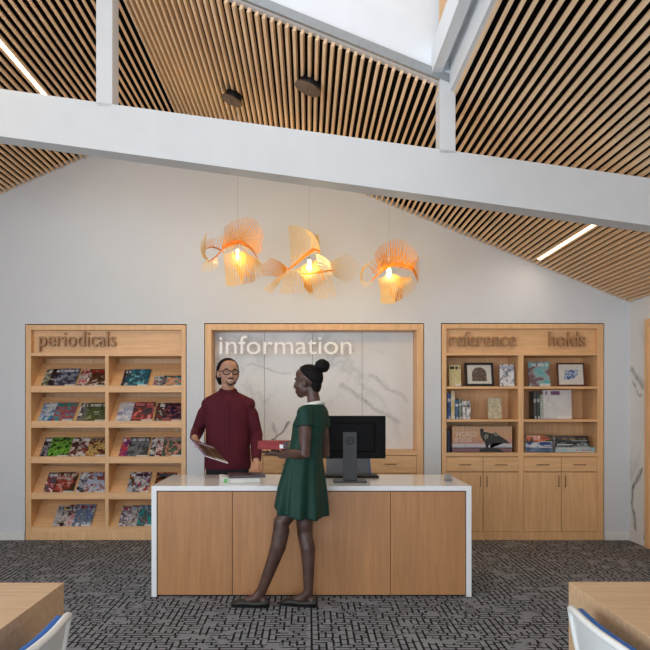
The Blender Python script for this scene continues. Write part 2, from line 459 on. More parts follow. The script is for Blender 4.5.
# white timber truss across the room: sloping chord and two posts
BY0, BY1 = 4.43, 4.58
zt = lambda x: 3.284 - .1375 * (x + 1.895)
bl, br = -3.1, 2.5
m = MB(); m.prism([(bl, zt(bl) - .292), (br, zt(br) - .292), (br, zt(br)), (bl, zt(bl))], (BY0, BY1)); struct(m.build('beam', BEAMP))
struct(MB().box(-1.304, -1.204, BY0, BY1, zt(-1.25) - .02, RZ + .03, .002).build('column_king', BEAMP))
struct(MB().box(.812, .908, BY0, BY1, zt(.86) - .02, roof(.86) + .12, .002).build('column_queen', BEAMP))

# slot lights between the slats
LEDW = emis('slot_lamp', (255, 226, 184), 7.0)
def slot_light(side, xpos, y0, y1, label):
    s = (xpos - RX) * side * (LR if side > 0 else LL)
    i = round((s - .018 - SW - .014) / PITCH); s = .018 + i * PITCH + SW + (PITCH - SW) / 2
    d, n, L = slope(side); o = Vector((RX, 0, RZ)) + d * s
    t = thing('slot_light', label, 'ceiling light', (o.x, y0, o.z))
    m = MB(); sbox(m, side, s - .0135, s + .0135, y0, y1, .006, .05); m.build('housing', GREYM, t)
    m = MB(); sbox(m, side, s - .0135, s + .0135, y0, y1, .001, .006); m.build('diffuser', LEDW, t)
    L = bpy.data.lights.new('slot_lamp', 'AREA'); L.shape = 'RECTANGLE'; L.size = .027; L.size_y = y1 - y0; L.energy = 4 if side > 0 else 13; L.color = (1, .88, .72)
    lo = bpy.data.objects.new('slot_lamp', L); COL.objects.link(lo); lo.parent = t; lo.location = Vector((0, (y1 - y0) / 2, 0)) - n * .004; lo.rotation_euler = (0, side * math.atan(SR if side > 0 else SL), 0)
slot_light(1, 2.215, 4.75, 6.91, 'long glowing slot light set into the wooden slats above the reference shelves')
slot_light(-1, -2.093, 3.9, 6.3, 'long glowing slot light set into the slats at the upper left, beside the white post')

# round ceiling speakers under the slats
for (px, py, Y, r, lab) in ((308, 88, 5.10, .098, 'larger round brown ceiling speaker under the slats, nearer the skylight'),
                            (232, 100, 5.86, .09, 'smaller round brown ceiling speaker under the slats, farther from the skylight')):
    x, z = X(px, Y), Z(py, Y); n = slope(1)[1]
    t = thing('ceiling_speaker', lab, 'speaker', (x, Y, z), (0, math.atan(SR), 0))
    MB().cyl((0, 0, -.012), r, .014, n=32).build('grille', SPKR, t, True, True)
    MB().cyl((0, 0, .002), r * .8, .05, n=24).build('housing', DARKPL, t, True, True)
    MB().box(-.002, .002, -.03, .03, -.014, -.012).build('badge', DARKPL, t, False, True)

# ------------------------------------------------------------------ periodicals cabinet
def hbox(m, a, b, py0, py1, y0, y1, bev=.002):          # a board given by its front face in the photograph, at the wall plane
    m.box(bx(a), bx(b), y0, y1, bz(py1), bz(py0), bev); return m
FR = YB - .004
t = thing('magazine_cabinet', 'tall maple display cabinet full of magazines, lettered periodicals', 'cabinet', (bx(106), YB, 0))
m = MB()
hbox(m, 25.8, 31.2, 325, 540, FR, YB + .44); hbox(m, 181.4, 185.8, 325, 540, FR, YB + .44)
hbox(m, 31.2, 181.4, 325, 330, FR, YB + .44); hbox(m, 31.2, 181.4, 532, 540, FR, YB + .44)
m.build('frame', WOODV, t)
hbox(MB(), 31.2, 181.4, 330, 535, YB + .40, YB + .42).build('back_panel', WOODV, t)
hbox(MB(), 31.2, 181.4, 330, 353.2, YB + .055, YB + .085).build('header_panel', WOODH, t)
hbox(MB(), 31.2, 181.4, 353, 356, FR + .004, YB + .40).build('shelf', WOODH, t)
hbox(MB(), 105, 108.6, 356, 532, FR + .004, YB + .40).build('divider', WOODV, t)
SH = [(389.2, 392.4), (424.4, 427.8), (460, 463.3), (496, 499.3), (530, 532.6)]
tops = [356] + [b for a, b in SH[:-1]]
LIPS = []
for (a, b), tp in zip(SH, tops):
    zs = bz(a)
    for (l, r) in ((31.2, 105), (108.6, 181.4)):
        m = MB(); m.box(bx(l), bx(r), FR + .002, YB + .4, bz(b), zs, .002); m.build('shelf', WOODH, t)
        m = MB(); zl = zs + .035
        m.prism([(YB + .03, zs), (YB + .33, zs), (YB + .33, zs + .25), (YB + .312, zs + .27), (YB + .03, zs + .012)], (bx(l), bx(r)), 'x')
        m.build('display_panel', WOODH, t)
        MB().box(bx(l), bx(r), FR + .006, FR + .02, zs - .001, zl, .002).build('magazine_lip', WOODH, t)
    LIPS.append(zs)
text_fit('lettering', 'periodicals', bx(38.5), bx(115.2), bz(346.2), .145, YB + .02, .03, LW, t)

# magazines, each its own
TH = math.atan2(.258, .282)                             # slope of the display panels
def mag_tree(name, label, w, h, th, pal, seed, title, scale=3.2):
    t = thing(name, label, 'magazine')
    cm = cover('cover_print_%d' % int(seed * 10), pal, seed, title, scale)
    MB().box(0, w, 0, .0012, 0, h).build('front_cover', cm, t, False, True)
    MB().box(.001, w - .0015, .0012, th - .0006, .001, h - .001).build('pages', PAPER, t, False, True)
    MB().box(0, w, th - .0006, th, 0, h).build('back_cover', cm, t, False, True)
    return t
BLK, WHT, GRY = (22, 22, 26), (222, 220, 216), (150, 150, 152)
MAGS = [  # bay, row, left px at the lip, width px, height, layer, palette, title, label
 ('l', 0, 39.0, 20, .275, 0, [(150, 190, 50), (120, 160, 40), (170, 175, 170), (70, 80, 40)], WHT, 'lime green magazine peeking out at the left of the top row, mostly hidden'),
 ('l', 0, 45.5, 20.5, .275, 1, [(30, 28, 36), (170, 175, 180), (60, 50, 70), BLK], (205, 208, 212), 'black and silver magazine just right of the lime green one on the top row'),
 ('l', 0, 53.0, 20.5, .275, 2, [BLK, (70, 62, 100), (40, 38, 50), (130, 140, 160)], (196, 200, 208), 'black magazine with a bluish picture, frontmost of the dark ones on the top row'),
 ('l', 0, 75.0, 20, .272, 0, [WHT, (190, 40, 40), (210, 205, 200), (90, 80, 70)], (190, 40, 40), 'white magazine with a red stripe, left of the one with brown cookies'),
 ('l', 0, 83.5, 20.5, .272, 1, [WHT, (218, 214, 208), (108, 70, 44), (70, 48, 34)], (170, 40, 44), 'white magazine with round brown cookies on its cover, top row by the divider'),
 ('l', 1, 36.0, 20, .28, 0, [(30, 92, 160), (24, 70, 130), (190, 200, 210), (60, 140, 190)], WHT, 'blue magazine at the far left of the second row, rearmost of three'),
 ('l', 1, 42.5, 20, .28, 1, [(34, 104, 170), (26, 80, 140), (60, 140, 180), (200, 205, 210)], WHT, 'blue magazine in the middle of the three overlapping blue ones, second row'),
 ('l', 1, 50.0, 21, .28, 2, [(30, 120, 160), (24, 96, 140), (190, 60, 44), (40, 150, 160)], (40, 130, 110), 'teal blue magazine with a red streak, frontmost on the second row left'),
 ('l', 1, 74.5, 20, .28, 0, [(190, 190, 186), WHT, (50, 48, 50), (120, 120, 112)], WHT, 'grey and white magazine half covered by the one with green grass, second row'),
 ('l', 1, 83.0, 21, .28, 1, [(200, 198, 194), (160, 176, 128), (64, 40, 44), (90, 110, 60)], (210, 205, 200), 'pale magazine with dark figures on green grass, second row by the divider'),
 ('l', 2, 37.5, 20, .28, 0, [(52, 30, 56), (70, 44, 70), (160, 160, 168), (30, 20, 30)], WHT, 'dark purple magazine behind the leafy green one, third row'),
 ('l', 2, 45.0, 21, .28, 1, [(30, 84, 44), (44, 130, 56), (130, 186, 70), (20, 50, 30)], (70, 80, 70), 'dark green magazine with leafy vegetables on its cover, third row'),
 ('l', 2, 66.5, 20, .28, 0, [(160, 110, 70), WHT, (110, 60, 50), (60, 50, 44)], WHT, 'white and tan magazine left of the one with red tomatoes, third row'),
 ('l', 2, 74.0, 20, .28, 1, [(170, 170, 166), (180, 60, 50), (60, 40, 36), (206, 196, 186)], WHT, 'magazine with red tomatoes on its cover, third row centre'),
 ('l', 2, 83.8, 20.5, .28, 2, [(170, 52, 46), (150, 90, 70), (206, 180, 110), (90, 36, 36)], (90, 90, 96), 'red food magazine with a pale yellow dish, third row by the divider'),
 ('l', 3, 41.0, 20, .278, 0, [(150, 160, 172), WHT, (170, 50, 50), (90, 90, 100)], (205, 210, 216), 'light grey magazine with a touch of red, left end of the fourth row'),
 ('l', 3, 50.8, 21, .278, 1, [(34, 32, 36), (190, 184, 176), (178, 72, 62), (60, 54, 40)], (188, 190, 170), 'dark magazine with a red-faced portrait, fourth row'),
 ('l', 3, 74.0, 20, .278, 0, [(30, 30, 34), WHT, (160, 164, 176), BLK], WHT, 'black and white magazine behind the pale blue one, fourth row'),
 ('l', 3, 82.5, 21, .278, 1, [(120, 146, 188), (150, 172, 206), (190, 200, 214), (140, 70, 60)], (140, 164, 200), 'pale blue magazine at the right of the fourth row by the divider'),
 ('l', 4, 50.5, 20, .28, 0, [(206, 160, 40), (50, 24, 24), (214, 206, 196), (150, 156, 166)], (60, 62, 66), 'yellow and brown magazine at the left of the bottom row, rearmost of four'),
 ('l', 4, 57.5, 20, .28, 1, [(60, 30, 28), (210, 168, 50), (214, 206, 200), (44, 22, 26)], (64, 60, 60), 'dark brown and yellow magazine, second from the left on the bottom row'),
 ('l', 4, 63.5, 20, .28, 2, [(176, 180, 186), (190, 96, 80), (206, 206, 206), (90, 40, 40)], (70, 70, 76), 'light grey magazine with a salmon picture, bottom row of the left bay'),
 ('l', 4, 70.5, 19, .28, 3, [(176, 182, 190), (204, 208, 210), (44, 88, 140), (120, 130, 140)], (130, 40, 44), 'grey magazine with a blue mountain and red masthead, frontmost on the bottom row left'),
 ('r', 0, 119.3, 19, .265, 0, [(40, 38, 44), (190, 190, 194), (90, 84, 96), BLK], WHT, 'black and grey magazine behind the sky blue one, top row of the right bay'),
 ('r', 0, 123.0, 19, .265, 1, [(60, 150, 180), (180, 190, 196), (50, 40, 44), (30, 90, 110)], WHT, 'blue magazine whose edge shows just left of the cover with dark figures, top row'),
 ('r', 0, 127.0, 19.5, .265, 2, [(70, 170, 196), (110, 190, 208), (36, 32, 36), (30, 110, 140)], (30, 120, 150), 'sky blue magazine with dark figures, front of the top row in the right bay'),
 ('r', 0, 151.6, 16, .165, 0, [WHT, (200, 120, 150), (60, 56, 60), (206, 206, 206)], (60, 60, 64), 'small white and pink booklet, leftmost of four at the top right of the cabinet'),
 ('r', 0, 155.6, 16, .165, 1, [WHT, (70, 140, 120), (50, 50, 52), (200, 200, 200)], (40, 110, 120), 'small white and green booklet, second of four at the top right of the cabinet'),
 ('r', 0, 160.0, 16, .165, 2, [(190, 190, 190), WHT, (44, 44, 48), (120, 110, 120)], (40, 44, 50), 'small white and black booklet, third of four at the top right of the cabinet'),
 ('r', 0, 164.6, 15.8, .165, 3, [(24, 130, 146), (206, 186, 160), (214, 110, 36), (30, 150, 160)], (30, 60, 70), 'small teal booklet with an orange picture, last of four on the top row'),
 ('r', 1, 114.0, 19, .285, 0, [(206, 210, 218), (110, 90, 160), (190, 198, 210), WHT], WHT, 'white magazine with a violet picture, left end of the second row in the right bay'),
 ('r', 1, 119.5, 20, .285, 1, [(186, 202, 220), (206, 214, 224), (150, 170, 200), WHT], WHT, 'pale blue magazine behind the pink one, second row of the right bay'),
 ('r', 1, 129.5, 21.5, .285, 2, [(224, 206, 202), (206, 170, 166), (190, 70, 66), (80, 70, 74)], (200, 120, 116), 'pale pink magazine with red lettering, second row of the right bay'),
 ('r', 1, 152.6, 19, .28, 0, [(160, 164, 162), (190, 194, 190), (50, 44, 44), (110, 60, 50)], WHT, 'grey magazine with a dark figure, second row beside the striped one'),
 ('r', 1, 161.0, 19.5, .28, 1, [(200, 186, 190), (40, 44, 96), BLK, (150, 90, 96)], (60, 40, 44), 'magazine with sweeping dark blue and pink stripes, right end of the second row'),
 ('r', 2, 117.2, 20, .28, 0, [(40, 28, 60), (180, 190, 206), (190, 60, 50), (120, 60, 120)], WHT, 'dark purple magazine with red and white spots, third row of the right bay'),
 ('r', 2, 125.0, 21, .28, 1, [BLK, (40, 42, 44), (130, 136, 138), (70, 72, 74)], (190, 190, 190), 'black magazine with a grey picture, third row of the right bay'),
 ('r', 2, 147.6, 19, .28, 0, [(176, 180, 182), (90, 90, 96), WHT, (60, 60, 64)], WHT, 'grey and white magazine, leftmost of three at the right of the third row'),
 ('r', 2, 153.6, 20, .28, 1, [(60, 60, 66), (190, 60, 80), WHT, (110, 30, 40)], WHT, 'dark magazine with crimson spots, middle of three at the right of the third row'),
 ('r', 2, 160.4, 20.5, .28, 2, [(186, 176, 168), (70, 140, 114), (60, 40, 40), (196, 150, 130)], (150, 150, 150), 'beige magazine with a green shirted person, right end of the third row'),
 ('r', 3, 125.0, 19, .28, 0, [(60, 120, 40), (200, 110, 40), BLK, (170, 180, 184)], WHT, 'green and orange magazine behind the red one, fourth row of the right bay'),
 ('r', 3, 131.0, 16, .28, 1, [(36, 40, 56), (200, 40, 40), (60, 80, 110), (214, 206, 200)], (70, 40, 60), 'navy magazine with a red figure, fourth row of the right bay'),
 ('r', 3, 152.0, 21, .28, 0, [(30, 40, 58), (70, 90, 110), (190, 110, 60), BLK], (60, 80, 100), 'navy magazine with an orange glow, fourth row just above the end of the white desk'),
 ('r', 4, 116.8, 20, .275, 0, [(206, 194, 206), (180, 170, 180), (60, 44, 44), (214, 206, 214)], (150, 60, 70), 'pinkish white magazine at the left of the bottom row in the right bay'),
 ('r', 4, 126.5, 20, .275, 1, [(120, 120, 124), (60, 50, 50), (206, 206, 206), (110, 70, 60)], (150, 170, 190), 'grey and brown magazine in the middle of the bottom row, right bay'),
 ('r', 4, 135.5, 17.5, .275, 2, [(50, 130, 134), (160, 176, 190), (84, 50, 46), (40, 150, 150)], (150, 160, 180), 'teal magazine with a grey masthead, bottom row beside the end of the white desk'),
]
for i, (bay, row, px, wpx, h, lay, pal, ti, lab) in enumerate(MAGS):
    zs = LIPS[row]; th = .0052
    w = min(wpx / 101.5, bx(104.6 if bay == 'l' else 181) - bx(px) - .002)
    t = mag_tree('magazine', lab, w, h, .0045, pal, i * 1.37 + .4, ti, 2.6 + (i % 4) * .5)
    n = Vector((0, -math.sin(TH), math.cos(TH)))
    p0 = Vector((0, YB + .034, zs + .013 + .004)) + n * (.0049 + .001 + lay * th)
    t.location = (bx(px), p0.y, p0.z); t.rotation_euler = (-(PI / 2 - TH), 0, 0)
    t['group'] = 'magazines in the display cabinet'

# ------------------------------------------------------------------ information wall unit
t = thing('information_wall_unit', 'maple framed wall recess of white marble with drawers, lettered information', 'wall unit', (bx(314), YB, 0))
m = MB()
hbox(m, 205, 211.6, 324, 540, FR, YB + .46); hbox(m, 416.8, 423.4, 324, 540, FR, YB + .46); hbox(m, 211.6, 416.8, 324, 330, FR, YB + .46)
hbox(m, 211.6, 416.8, 533, 540, YB + .03, YB + .46)
m.build('frame', WOODV, t)
hbox(MB(), 211.6, 416.8, 450.6, 455.2, FR + .002, YB + .235).build('sill', WOODH, t)
YM = YB + .235
seams = [211.6, 263.0, 312.6, 364.0, 416.8]
for a, b in zip(seams, seams[1:]):
    MB().box(bx(a) + .0015, bx(b) - .0015, YM, YM + .02, bz(455.2), bz(330), .001).build('marble_panel', MARBLE, t)
for a, b in zip(seams, seams[1:]):
    d = MB().box(bx(a) + .002, bx(b) - .002, FR + .003, YB + .2, bz(473), bz(455.8), .002).build('drawer', WOODH, t)
    c = (bx(a) + bx(b)) / 2
    MB().tube([(c - .055, FR, bz(464)), (c - .055, FR - .022, bz(464)), (c + .055, FR - .022, bz(464)), (c + .055, FR, bz(464))], .004, 8).build('handle', BRONZE, d, True)
    d = MB().box(bx(a) + .002, bx(b) - .002, FR + .003, YB + .02, bz(532.4), bz(473.6), .002).build('door', WOODV, t)
text_fit('lettering', 'information', bx(219.2), bx(351.6), bz(354), .183, YB + .02, .02, LETTERW, t)

# ------------------------------------------------------------------ reference / holds cabinet
t = thing('reference_cabinet', 'maple bookcase with drawers and doors below, lettered reference and holds', 'cabinet', (bx(523), YB, 0))
m = MB()
hbox(m, 441.8, 446.4, 324, 540, FR, YB + .43); hbox(m, 597.4, 603.4, 324, 540, FR, YB + .43)
hbox(m, 446.4, 597.4, 324, 328.6, FR, YB + .43); hbox(m, 446.4, 597.4, 532, 540, FR, YB + .43)
m.build('frame', WOODV, t)
hbox(MB(), 446.4, 597.4, 328.6, 532, YB + .38, YB + .40).build('back_panel', WOODV, t)
hbox(MB(), 446.4, 597.4, 328.6, 353, YB + .055, YB + .08).build('header_panel', WOODH, t)
hbox(MB(), 446.4, 597.4, 352.9, 355.4, FR + .003, YB + .38).build('shelf', WOODH, t)
hbox(MB(), 518.3, 523.6, 355.4, 532, FR + .003, YB + .38).build('divider', WOODV, t)
for a, b in ((446.4, 518.3), (523.6, 597.4)):
    for p, q in ((386.4, 388.8), (419.4, 421.8), (452.7, 456.6)):
        hbox(MB(), a, b, p, q, FR + .004, YB + .38).build('shelf', WOODH, t)
for a, b, hx in ((446.6, 482.9, 1), (483.4, 518.2, -1), (523.8, 561.1, 1), (561.6, 597.2, -1)):
    d = hbox(MB(), a, b, 457.2, 471.6, FR + .004, YB + .03).build('drawer', WOODH, t)
    c = (bx(a) + bx(b)) / 2; z = bz(464.6)
    MB().tube([(c - .055, FR, z), (c - .055, FR - .022, z), (c + .055, FR - .022, z), (c + .055, FR, z)], .004, 8).build('handle', BRONZE, d, True)
    d = hbox(MB(), a, b, 472.3, 531.7, FR + .004, YB + .026).build('door', WOODV, t)
    x = bx(b) - .03 if hx > 0 else bx(a) + .03
    z0, z1 = bz(486.5), bz(476)
    MB().tube([(x, FR, z0), (x, FR - .022, z0), (x, FR - .022, z1), (x, FR, z1)], .004, 8).build('handle', BRONZE, d, True)
text_fit('lettering', 'reference', bx(450.2), bx(516.6), bz(346.2), .145, YB + .02, .03, LW, t)
text_fit('lettering', 'holds', bx(549.5), bx(586), bz(346.2), .145, YB + .02, .03, LW, t)

# ------------------------------------------------------------------ books on its shelves
def book(label, w, h, d, cmat, loc, rot=(0, 0, 0), group=None, name='book', spine=None):
    """w thickness (x), d depth (y, spine at y=0), h height; origin at the base corner on the spine side"""
    t = thing(name, label, 'book', loc, rot, group)
    c = .0025
    m = MB(); m.box(0, w, 0, c, 0, h, .0008).box(0, c, 0, d, 0, h, .0008).box(w - c, w, 0, d, 0, h, .0008)
    m.build('cover', cmat, t, False, True)
    MB().box(c, w - c, c, d - .004, .004, h - .004).build('pages', PAPER, t, False, True)
    return t
def faceout(label, px0, px1, py0, base, cmat, th, Yf, lean=8, name='book', group=None):
    """a book shown cover forwards, leaning back a little"""
    x0, x1 = X(px0, Yf), X(px1, Yf); zb = base; h = (Z(py0, Yf) - zb) / math.cos(R(lean))
    t = thing(name, label, 'book', (x0, Yf, zb + th * math.sin(R(lean))), (-R(lean), 0, 0), group)
    w = x1 - x0
    m = MB(); m.box(0, w, 0, .002, 0, h).box(0, w, th - .002, th, 0, h).box(0, .003, .002, th - .002, 0, h); m.build('cover', cmat, t, False, True)
    MB().box(.003, w - .003, .002, th - .002, .003, h - .003).build('pages', PAPER, t, False, True)
    return t, w, h
def easel(parent_label, x, Yf, zb): pass
S1, S2, S3 = bz(386.4), bz(419.4), bz(452.7)
e = .001
ycm = cover('cream_cover', [(206, 194, 140), (214, 203, 150), (200, 186, 130), (214, 204, 156)], 3.3, (40, 40, 36), 2.0)
faceout('cream coloured book standing cover forwards, left end of the top reference shelf', 449.4, 461.2, 365, S1 + e, ycm, .02, YB + .10, 6)
wcv = cover('white_book_cover', [(222, 222, 226), (226, 226, 230), (70, 84, 100), (214, 216, 222)], 8.1, (160, 170, 186), 2.4)
faceout('white book with a dark ship-like picture, standing right of the black picture frame', 500.2, 514.6, 364.6, S1 + e, wcv, .02, YB + .05, 6)
teal = cover('teal_cover', [(60, 160, 172), (84, 176, 182), (150, 170, 170), (120, 90, 96)], 5.2, (190, 206, 200), 2.0)
faceout('turquoise picture book standing cover forwards on the top holds shelf', 529, 550.4, 361.5, S1 + e, teal, .012, YB + .10, 8)
cr2 = cover('ivory_cover', [(206, 198, 168), (212, 204, 176), (170, 160, 132), (210, 202, 172)], 2.2, None, 4.0)
faceout('ivory book with a faint drawing standing alone on the middle reference shelf', 488.2, 501.6, 398, S2 + e, cr2, .02, YB + .10, 6)

# pictures in frames, leaning back on the shelf
def picture(label, px0, px1, py0, base, Yf, lean, yaw, frame_m, mat_m, art, fw, name='picture_frame'):
    x0, x1 = X(px0, Yf), X(px1, Yf); w = (x1 - x0) / math.cos(yaw); h = (Z(py0, Yf) - base - .004) / math.cos(lean)
    t = thing(name, label, 'picture frame', ((x0 + x1) / 2, Yf, base + .024 * math.sin(lean)), (-lean, 0, yaw))
    a, b = -w / 2, w / 2
    m = MB(); m.box(a, b, 0, .018, 0, fw, .002).box(a, b, 0, .018, h - fw, h, .002).box(a, a + fw, 0, .018, fw, h - fw, .002).box(b - fw, b, 0, .018, fw, h - fw, .002)
    m.build('frame', frame_m, t, False, True)
    MB().box(a + fw, b - fw, .008, .014, fw, h - fw).build('mount', mat_m, t, False, True)
    art(t, a + fw, b - fw, fw, h - fw)
    MB().box(-.02, .02, .018, .022, .02, h * .75).build('easel_back', frame_m, t, False, True)
    return t
FBLK = plain('frame_black', (26, 22, 20), .4); FRED = plain('frame_mahogany', (84, 44, 34), .4); MATW = plain('mount_white', (206, 204, 196), .8)
def arch_art(t, a, b, c, d):
    w, h = b - a, d - c; x0, x1 = a + .2 * w, b - .2 * w; z0 = c + .14 * h; zt_ = c + .52 * h; r = (x1 - x0) / 2
    pts = [(x0, z0), (x1, z0)] + [((x0 + x1) / 2 + r * math.cos(PI * i / 14), zt_ + .36 * h * math.sin(PI * i / 14)) for i in range(15)]
    MB().prism(pts, (.0065, .008)).build('print', cover('arch_print', [(110, 86, 66), (134, 110, 90), (60, 50, 48), (90, 74, 62)], 1.1, None, 5), t, False, True)
def boat_art(t, a, b, c, d):
    w, h = b - a, d - c
    pts = [(a + .2 * w, c + .3 * h), (a + .34 * w, c + .22 * h), (a + .62 * w, c + .3 * h), (a + .78 * w, c + .5 * h), (a + .8 * w, c + .76 * h), (a + .5 * w, c + .72 * h), (a + .3 * w, c + .74 * h), (a + .24 * w, c + .5 * h)]
    MB().prism(pts, (.0065, .008)).build('print', cover('blue_print', [(60, 100, 160), (110, 140, 190), (190, 200, 210), (50, 80, 140)], 6.1, None, 5), t, False, True)
picture('black framed picture with a white mount and an arched print, on the top reference shelf', 465.5, 494.5, 362.4, S1 + e, YB + .08, R(12), R(0), FBLK, MATW, arch_art, .024)
picture('dark red framed picture with a blue print, on the top holds shelf', 558, 585.3, 362.5, S1 + e, YB + .08, R(10), R(-4), FRED, MATW, boat_art, .016)

# spines on the middle reference shelf
row = [((52, 92, 160), 447.3, 450.6, 393, 'tall blue book at the left end of the middle reference shelf'),
       ((200, 196, 176), 450.9, 454.8, 391, 'tall cream and yellow book beside the tall blue one'),
       ((70, 100, 140), 455.1, 458.2, 400, 'thin slate blue book between the cream book and the sage one'),
       ((120, 140, 130), 458.5, 461.6, 399, 'thin sage green book just left of the pale grey books'),
       ((206, 206, 204), 461.9, 466.0, 401, 'pale grey book, left one of the pale pair'),
       ((214, 214, 214), 466.3, 470.4, 401, 'pale grey book at the right end of the spines, beside the ivory book')]
for i, (c, a, b, py, lab) in enumerate(row):
    cm = cover('spine_print_%d' % i, [c, tuple(min(255, int(v * 1.12)) for v in c), c, (200, 170, 70) if i == 1 else tuple(int(v * .7) for v in c)], i + .7, WHT if i < 4 else (60, 60, 60), 2.2, band=.66)
    y = YB + .06; x0, x1 = X(a, y), X(b, y)
    book(lab, x1 - x0, Z(py, y) - S2 - e, .15, cm, (x0, y, S2 + e), group='books on the middle reference shelf')

# encyclopedia: spines that carry one picture together
NV = 20; y = YB + .03; ex0, ex1 = X(452.4, y), X(512.2, y); eh = Z(426.4, y) - S3 - e; vw = (ex1 - ex0) / NV
SPINE = NT('spine_sunset'); sp = SPINE.n('ShaderNodeSeparateXYZ'); tc = SPINE.n('ShaderNodeTexCoord'); SPINE.l(tc.outputs['Generated'], sp.inputs[0])
nz = SPINE.noise(SPINE.coord('Object', (40, 40, 8)), 1.2, 3)
c = SPINE.ramp(SPINE.math('ADD', sp.outputs[2], SPINE.math('MULTIPLY', SPINE.math('SUBTRACT', nz, .5), .12)),
   [(0, srgb(110, 80, 84)), (.1, srgb(150, 110, 116)), (.17, srgb(84, 70, 80)), (.21, srgb(190, 190, 200)), (.3, srgb(206, 204, 210)), (.36, srgb(190, 140, 130)), (.6, srgb(206, 160, 120)), (1, srgb(198, 162, 130))])
SPINE.base(c); SPINE.rough(.35); SPINE = SPINE.m
BIRD = plain('print_dark', (44, 44, 42), .4); PALE = plain('print_pale', (222, 206, 198), .4); BIRDG = plain('print_green_grey', (120, 124, 112), .4)
def flat_poly(pts):
    b = bmesh.new(); f = b.faces.new([b.verts.new((p[0], 0, p[1])) for p in pts]); bmesh.ops.triangulate(b, faces=[f]); return b
def cimg(cx, cy):                                        # point of the enlarged detail -> point on the spines
    return (ex0 + (cx - 70) / 498 * (ex1 - ex0), S3 + e + (270 - cy) / 218 * eh)
bird = [(300, 75), (318, 68), (334, 82), (326, 100), (350, 98), (380, 108), (410, 112), (440, 118), (480, 140), (520, 168), (548, 195), (500, 190), (440, 190), (398, 196), (396, 236), (386, 236), (380, 198), (362, 198), (360, 236), (350, 236), (346, 190), (316, 158), (304, 130), (310, 100)]
wing = [(330, 130), (350, 112), (370, 124), (366, 150), (346, 164), (334, 150)]
back = [(410, 110), (430, 96), (450, 118), (446, 134), (420, 130)]
grass = [(290, 268), (300, 240), (380, 232), (460, 238), (500, 268)]
layers = [(flat_poly([cimg(*p) for p in bird]), BIRD, .0012), (flat_poly([cimg(*p) for p in wing]), BIRDG, .0018), (flat_poly([cimg(*p) for p in back]), BIRDG, .0018), (flat_poly([cimg(*p) for p in grass]), BIRD, .0009)]
for word, (a, zt0, b, zb0) in (('WORLD', (92, 96, 276, 136)), ('BOOK', (92, 146, 236, 184))):
    me = text_mesh(word, 1, 0); xs = [v.co.x for v in me.vertices]; ys = [v.co.y for v in me.vertices]
    p0 = cimg(a, zb0); p1 = cimg(b, zt0)
    for v in me.vertices:
        v.co = (p0[0] + (v.co.x - min(xs)) / (max(xs) - min(xs)) * (p1[0] - p0[0]), 0, p0[1] + (v.co.y - min(ys)) / (max(ys) - min(ys)) * (p1[1] - p0[1]))
    b = bmesh.new(); b.from_mesh(me); layers.append((b, PALE, .0012))
ordn = ['first', 'second', 'third', 'fourth', 'fifth', 'sixth', 'seventh', 'eighth', 'ninth', 'tenth', 'eleventh', 'twelfth', 'thirteenth', 'fourteenth', 'fifteenth', 'sixteenth', 'seventeenth', 'eighteenth', 'nineteenth', 'twentieth']
for i in range(NV):
    x0 = ex0 + i * vw; x1 = x0 + vw - .0008
    desc = 'last' if i == NV - 1 else ordn[i]
    look = 'orange and pink' if i < 9 else ('slice of dark bird on its' if i < 18 else 'plain orange')
    t = book('encyclopedia volume, %s spine, %s from left in reference set' % (look, desc), x1 - x0, eh, .2, SPINE, (x0, y, S3 + e), group='encyclopedia set on the bottom reference shelf', name='encyclopedia_volume')
    for bmx, mt, off in layers:
        c = bmx.copy()
        for co_, no in (((x0, 0, 0), (-1, 0, 0)), ((x1, 0, 0), (1, 0, 0))):
            bmesh.ops.bisect_plane(c, geom=c.verts[:] + c.edges[:] + c.faces[:], plane_co=co_, plane_no=no, clear_outer=True)
        if len(c.faces):
            for v in c.verts: v.co.y = y - off
            me = bpy.data.meshes.new('spine_print'); c.to_mesh(me); link('spine_print', me, mt, t)
        c.free()
NAVY = plain('navy_block', (30, 36, 60), .4)
yb = YB + .06
book('dark navy upright block at the left end of the bottom reference shelf', .030, S2 - S3 - .11, .18, NAVY, (X(447.2, yb), yb, S3 + e))  # dark upright form at the shelf end, built by the book function

# holds, middle shelf: big white book with dark ones behind its left edge
big = cover('big_white_cover', [(206, 204, 180), (212, 212, 210), (196, 198, 200), (206, 206, 206)], 4.4, (110, 70, 110), 2.2, band=.83, aspect=1.0)
faceout('large white book with a multicoloured title, cover forwards on the middle holds shelf', 543.8, 572, 390.2, S2 + e, big, .03, YB + .08, 5)
for i, (c, a, b, py, lab) in enumerate([((74, 76, 76), 533.6, 536.6, 391.5, 'dark grey book, farthest left on the middle holds shelf'),
                                  ((60, 74, 76), 536.9, 539.8, 391, 'charcoal book between the dark grey and the pale green one'),
                                  ((170, 180, 164), 540.1, 543.4, 394.5, 'pale green book touching the large white book')]):
    y2 = YB + .11; x0, x1 = X(a, y2), X(b, y2)
    book(lab, x1 - x0, Z(py, y2) - S2 - e, .15, cover('dark_spine_%d' % i, [c, c, tuple(int(v * .8) for v in c), c], i + 4.1, (190, 190, 180), 2, band=.6), (x0, y2, S2 + e), group='books on the middle holds shelf')
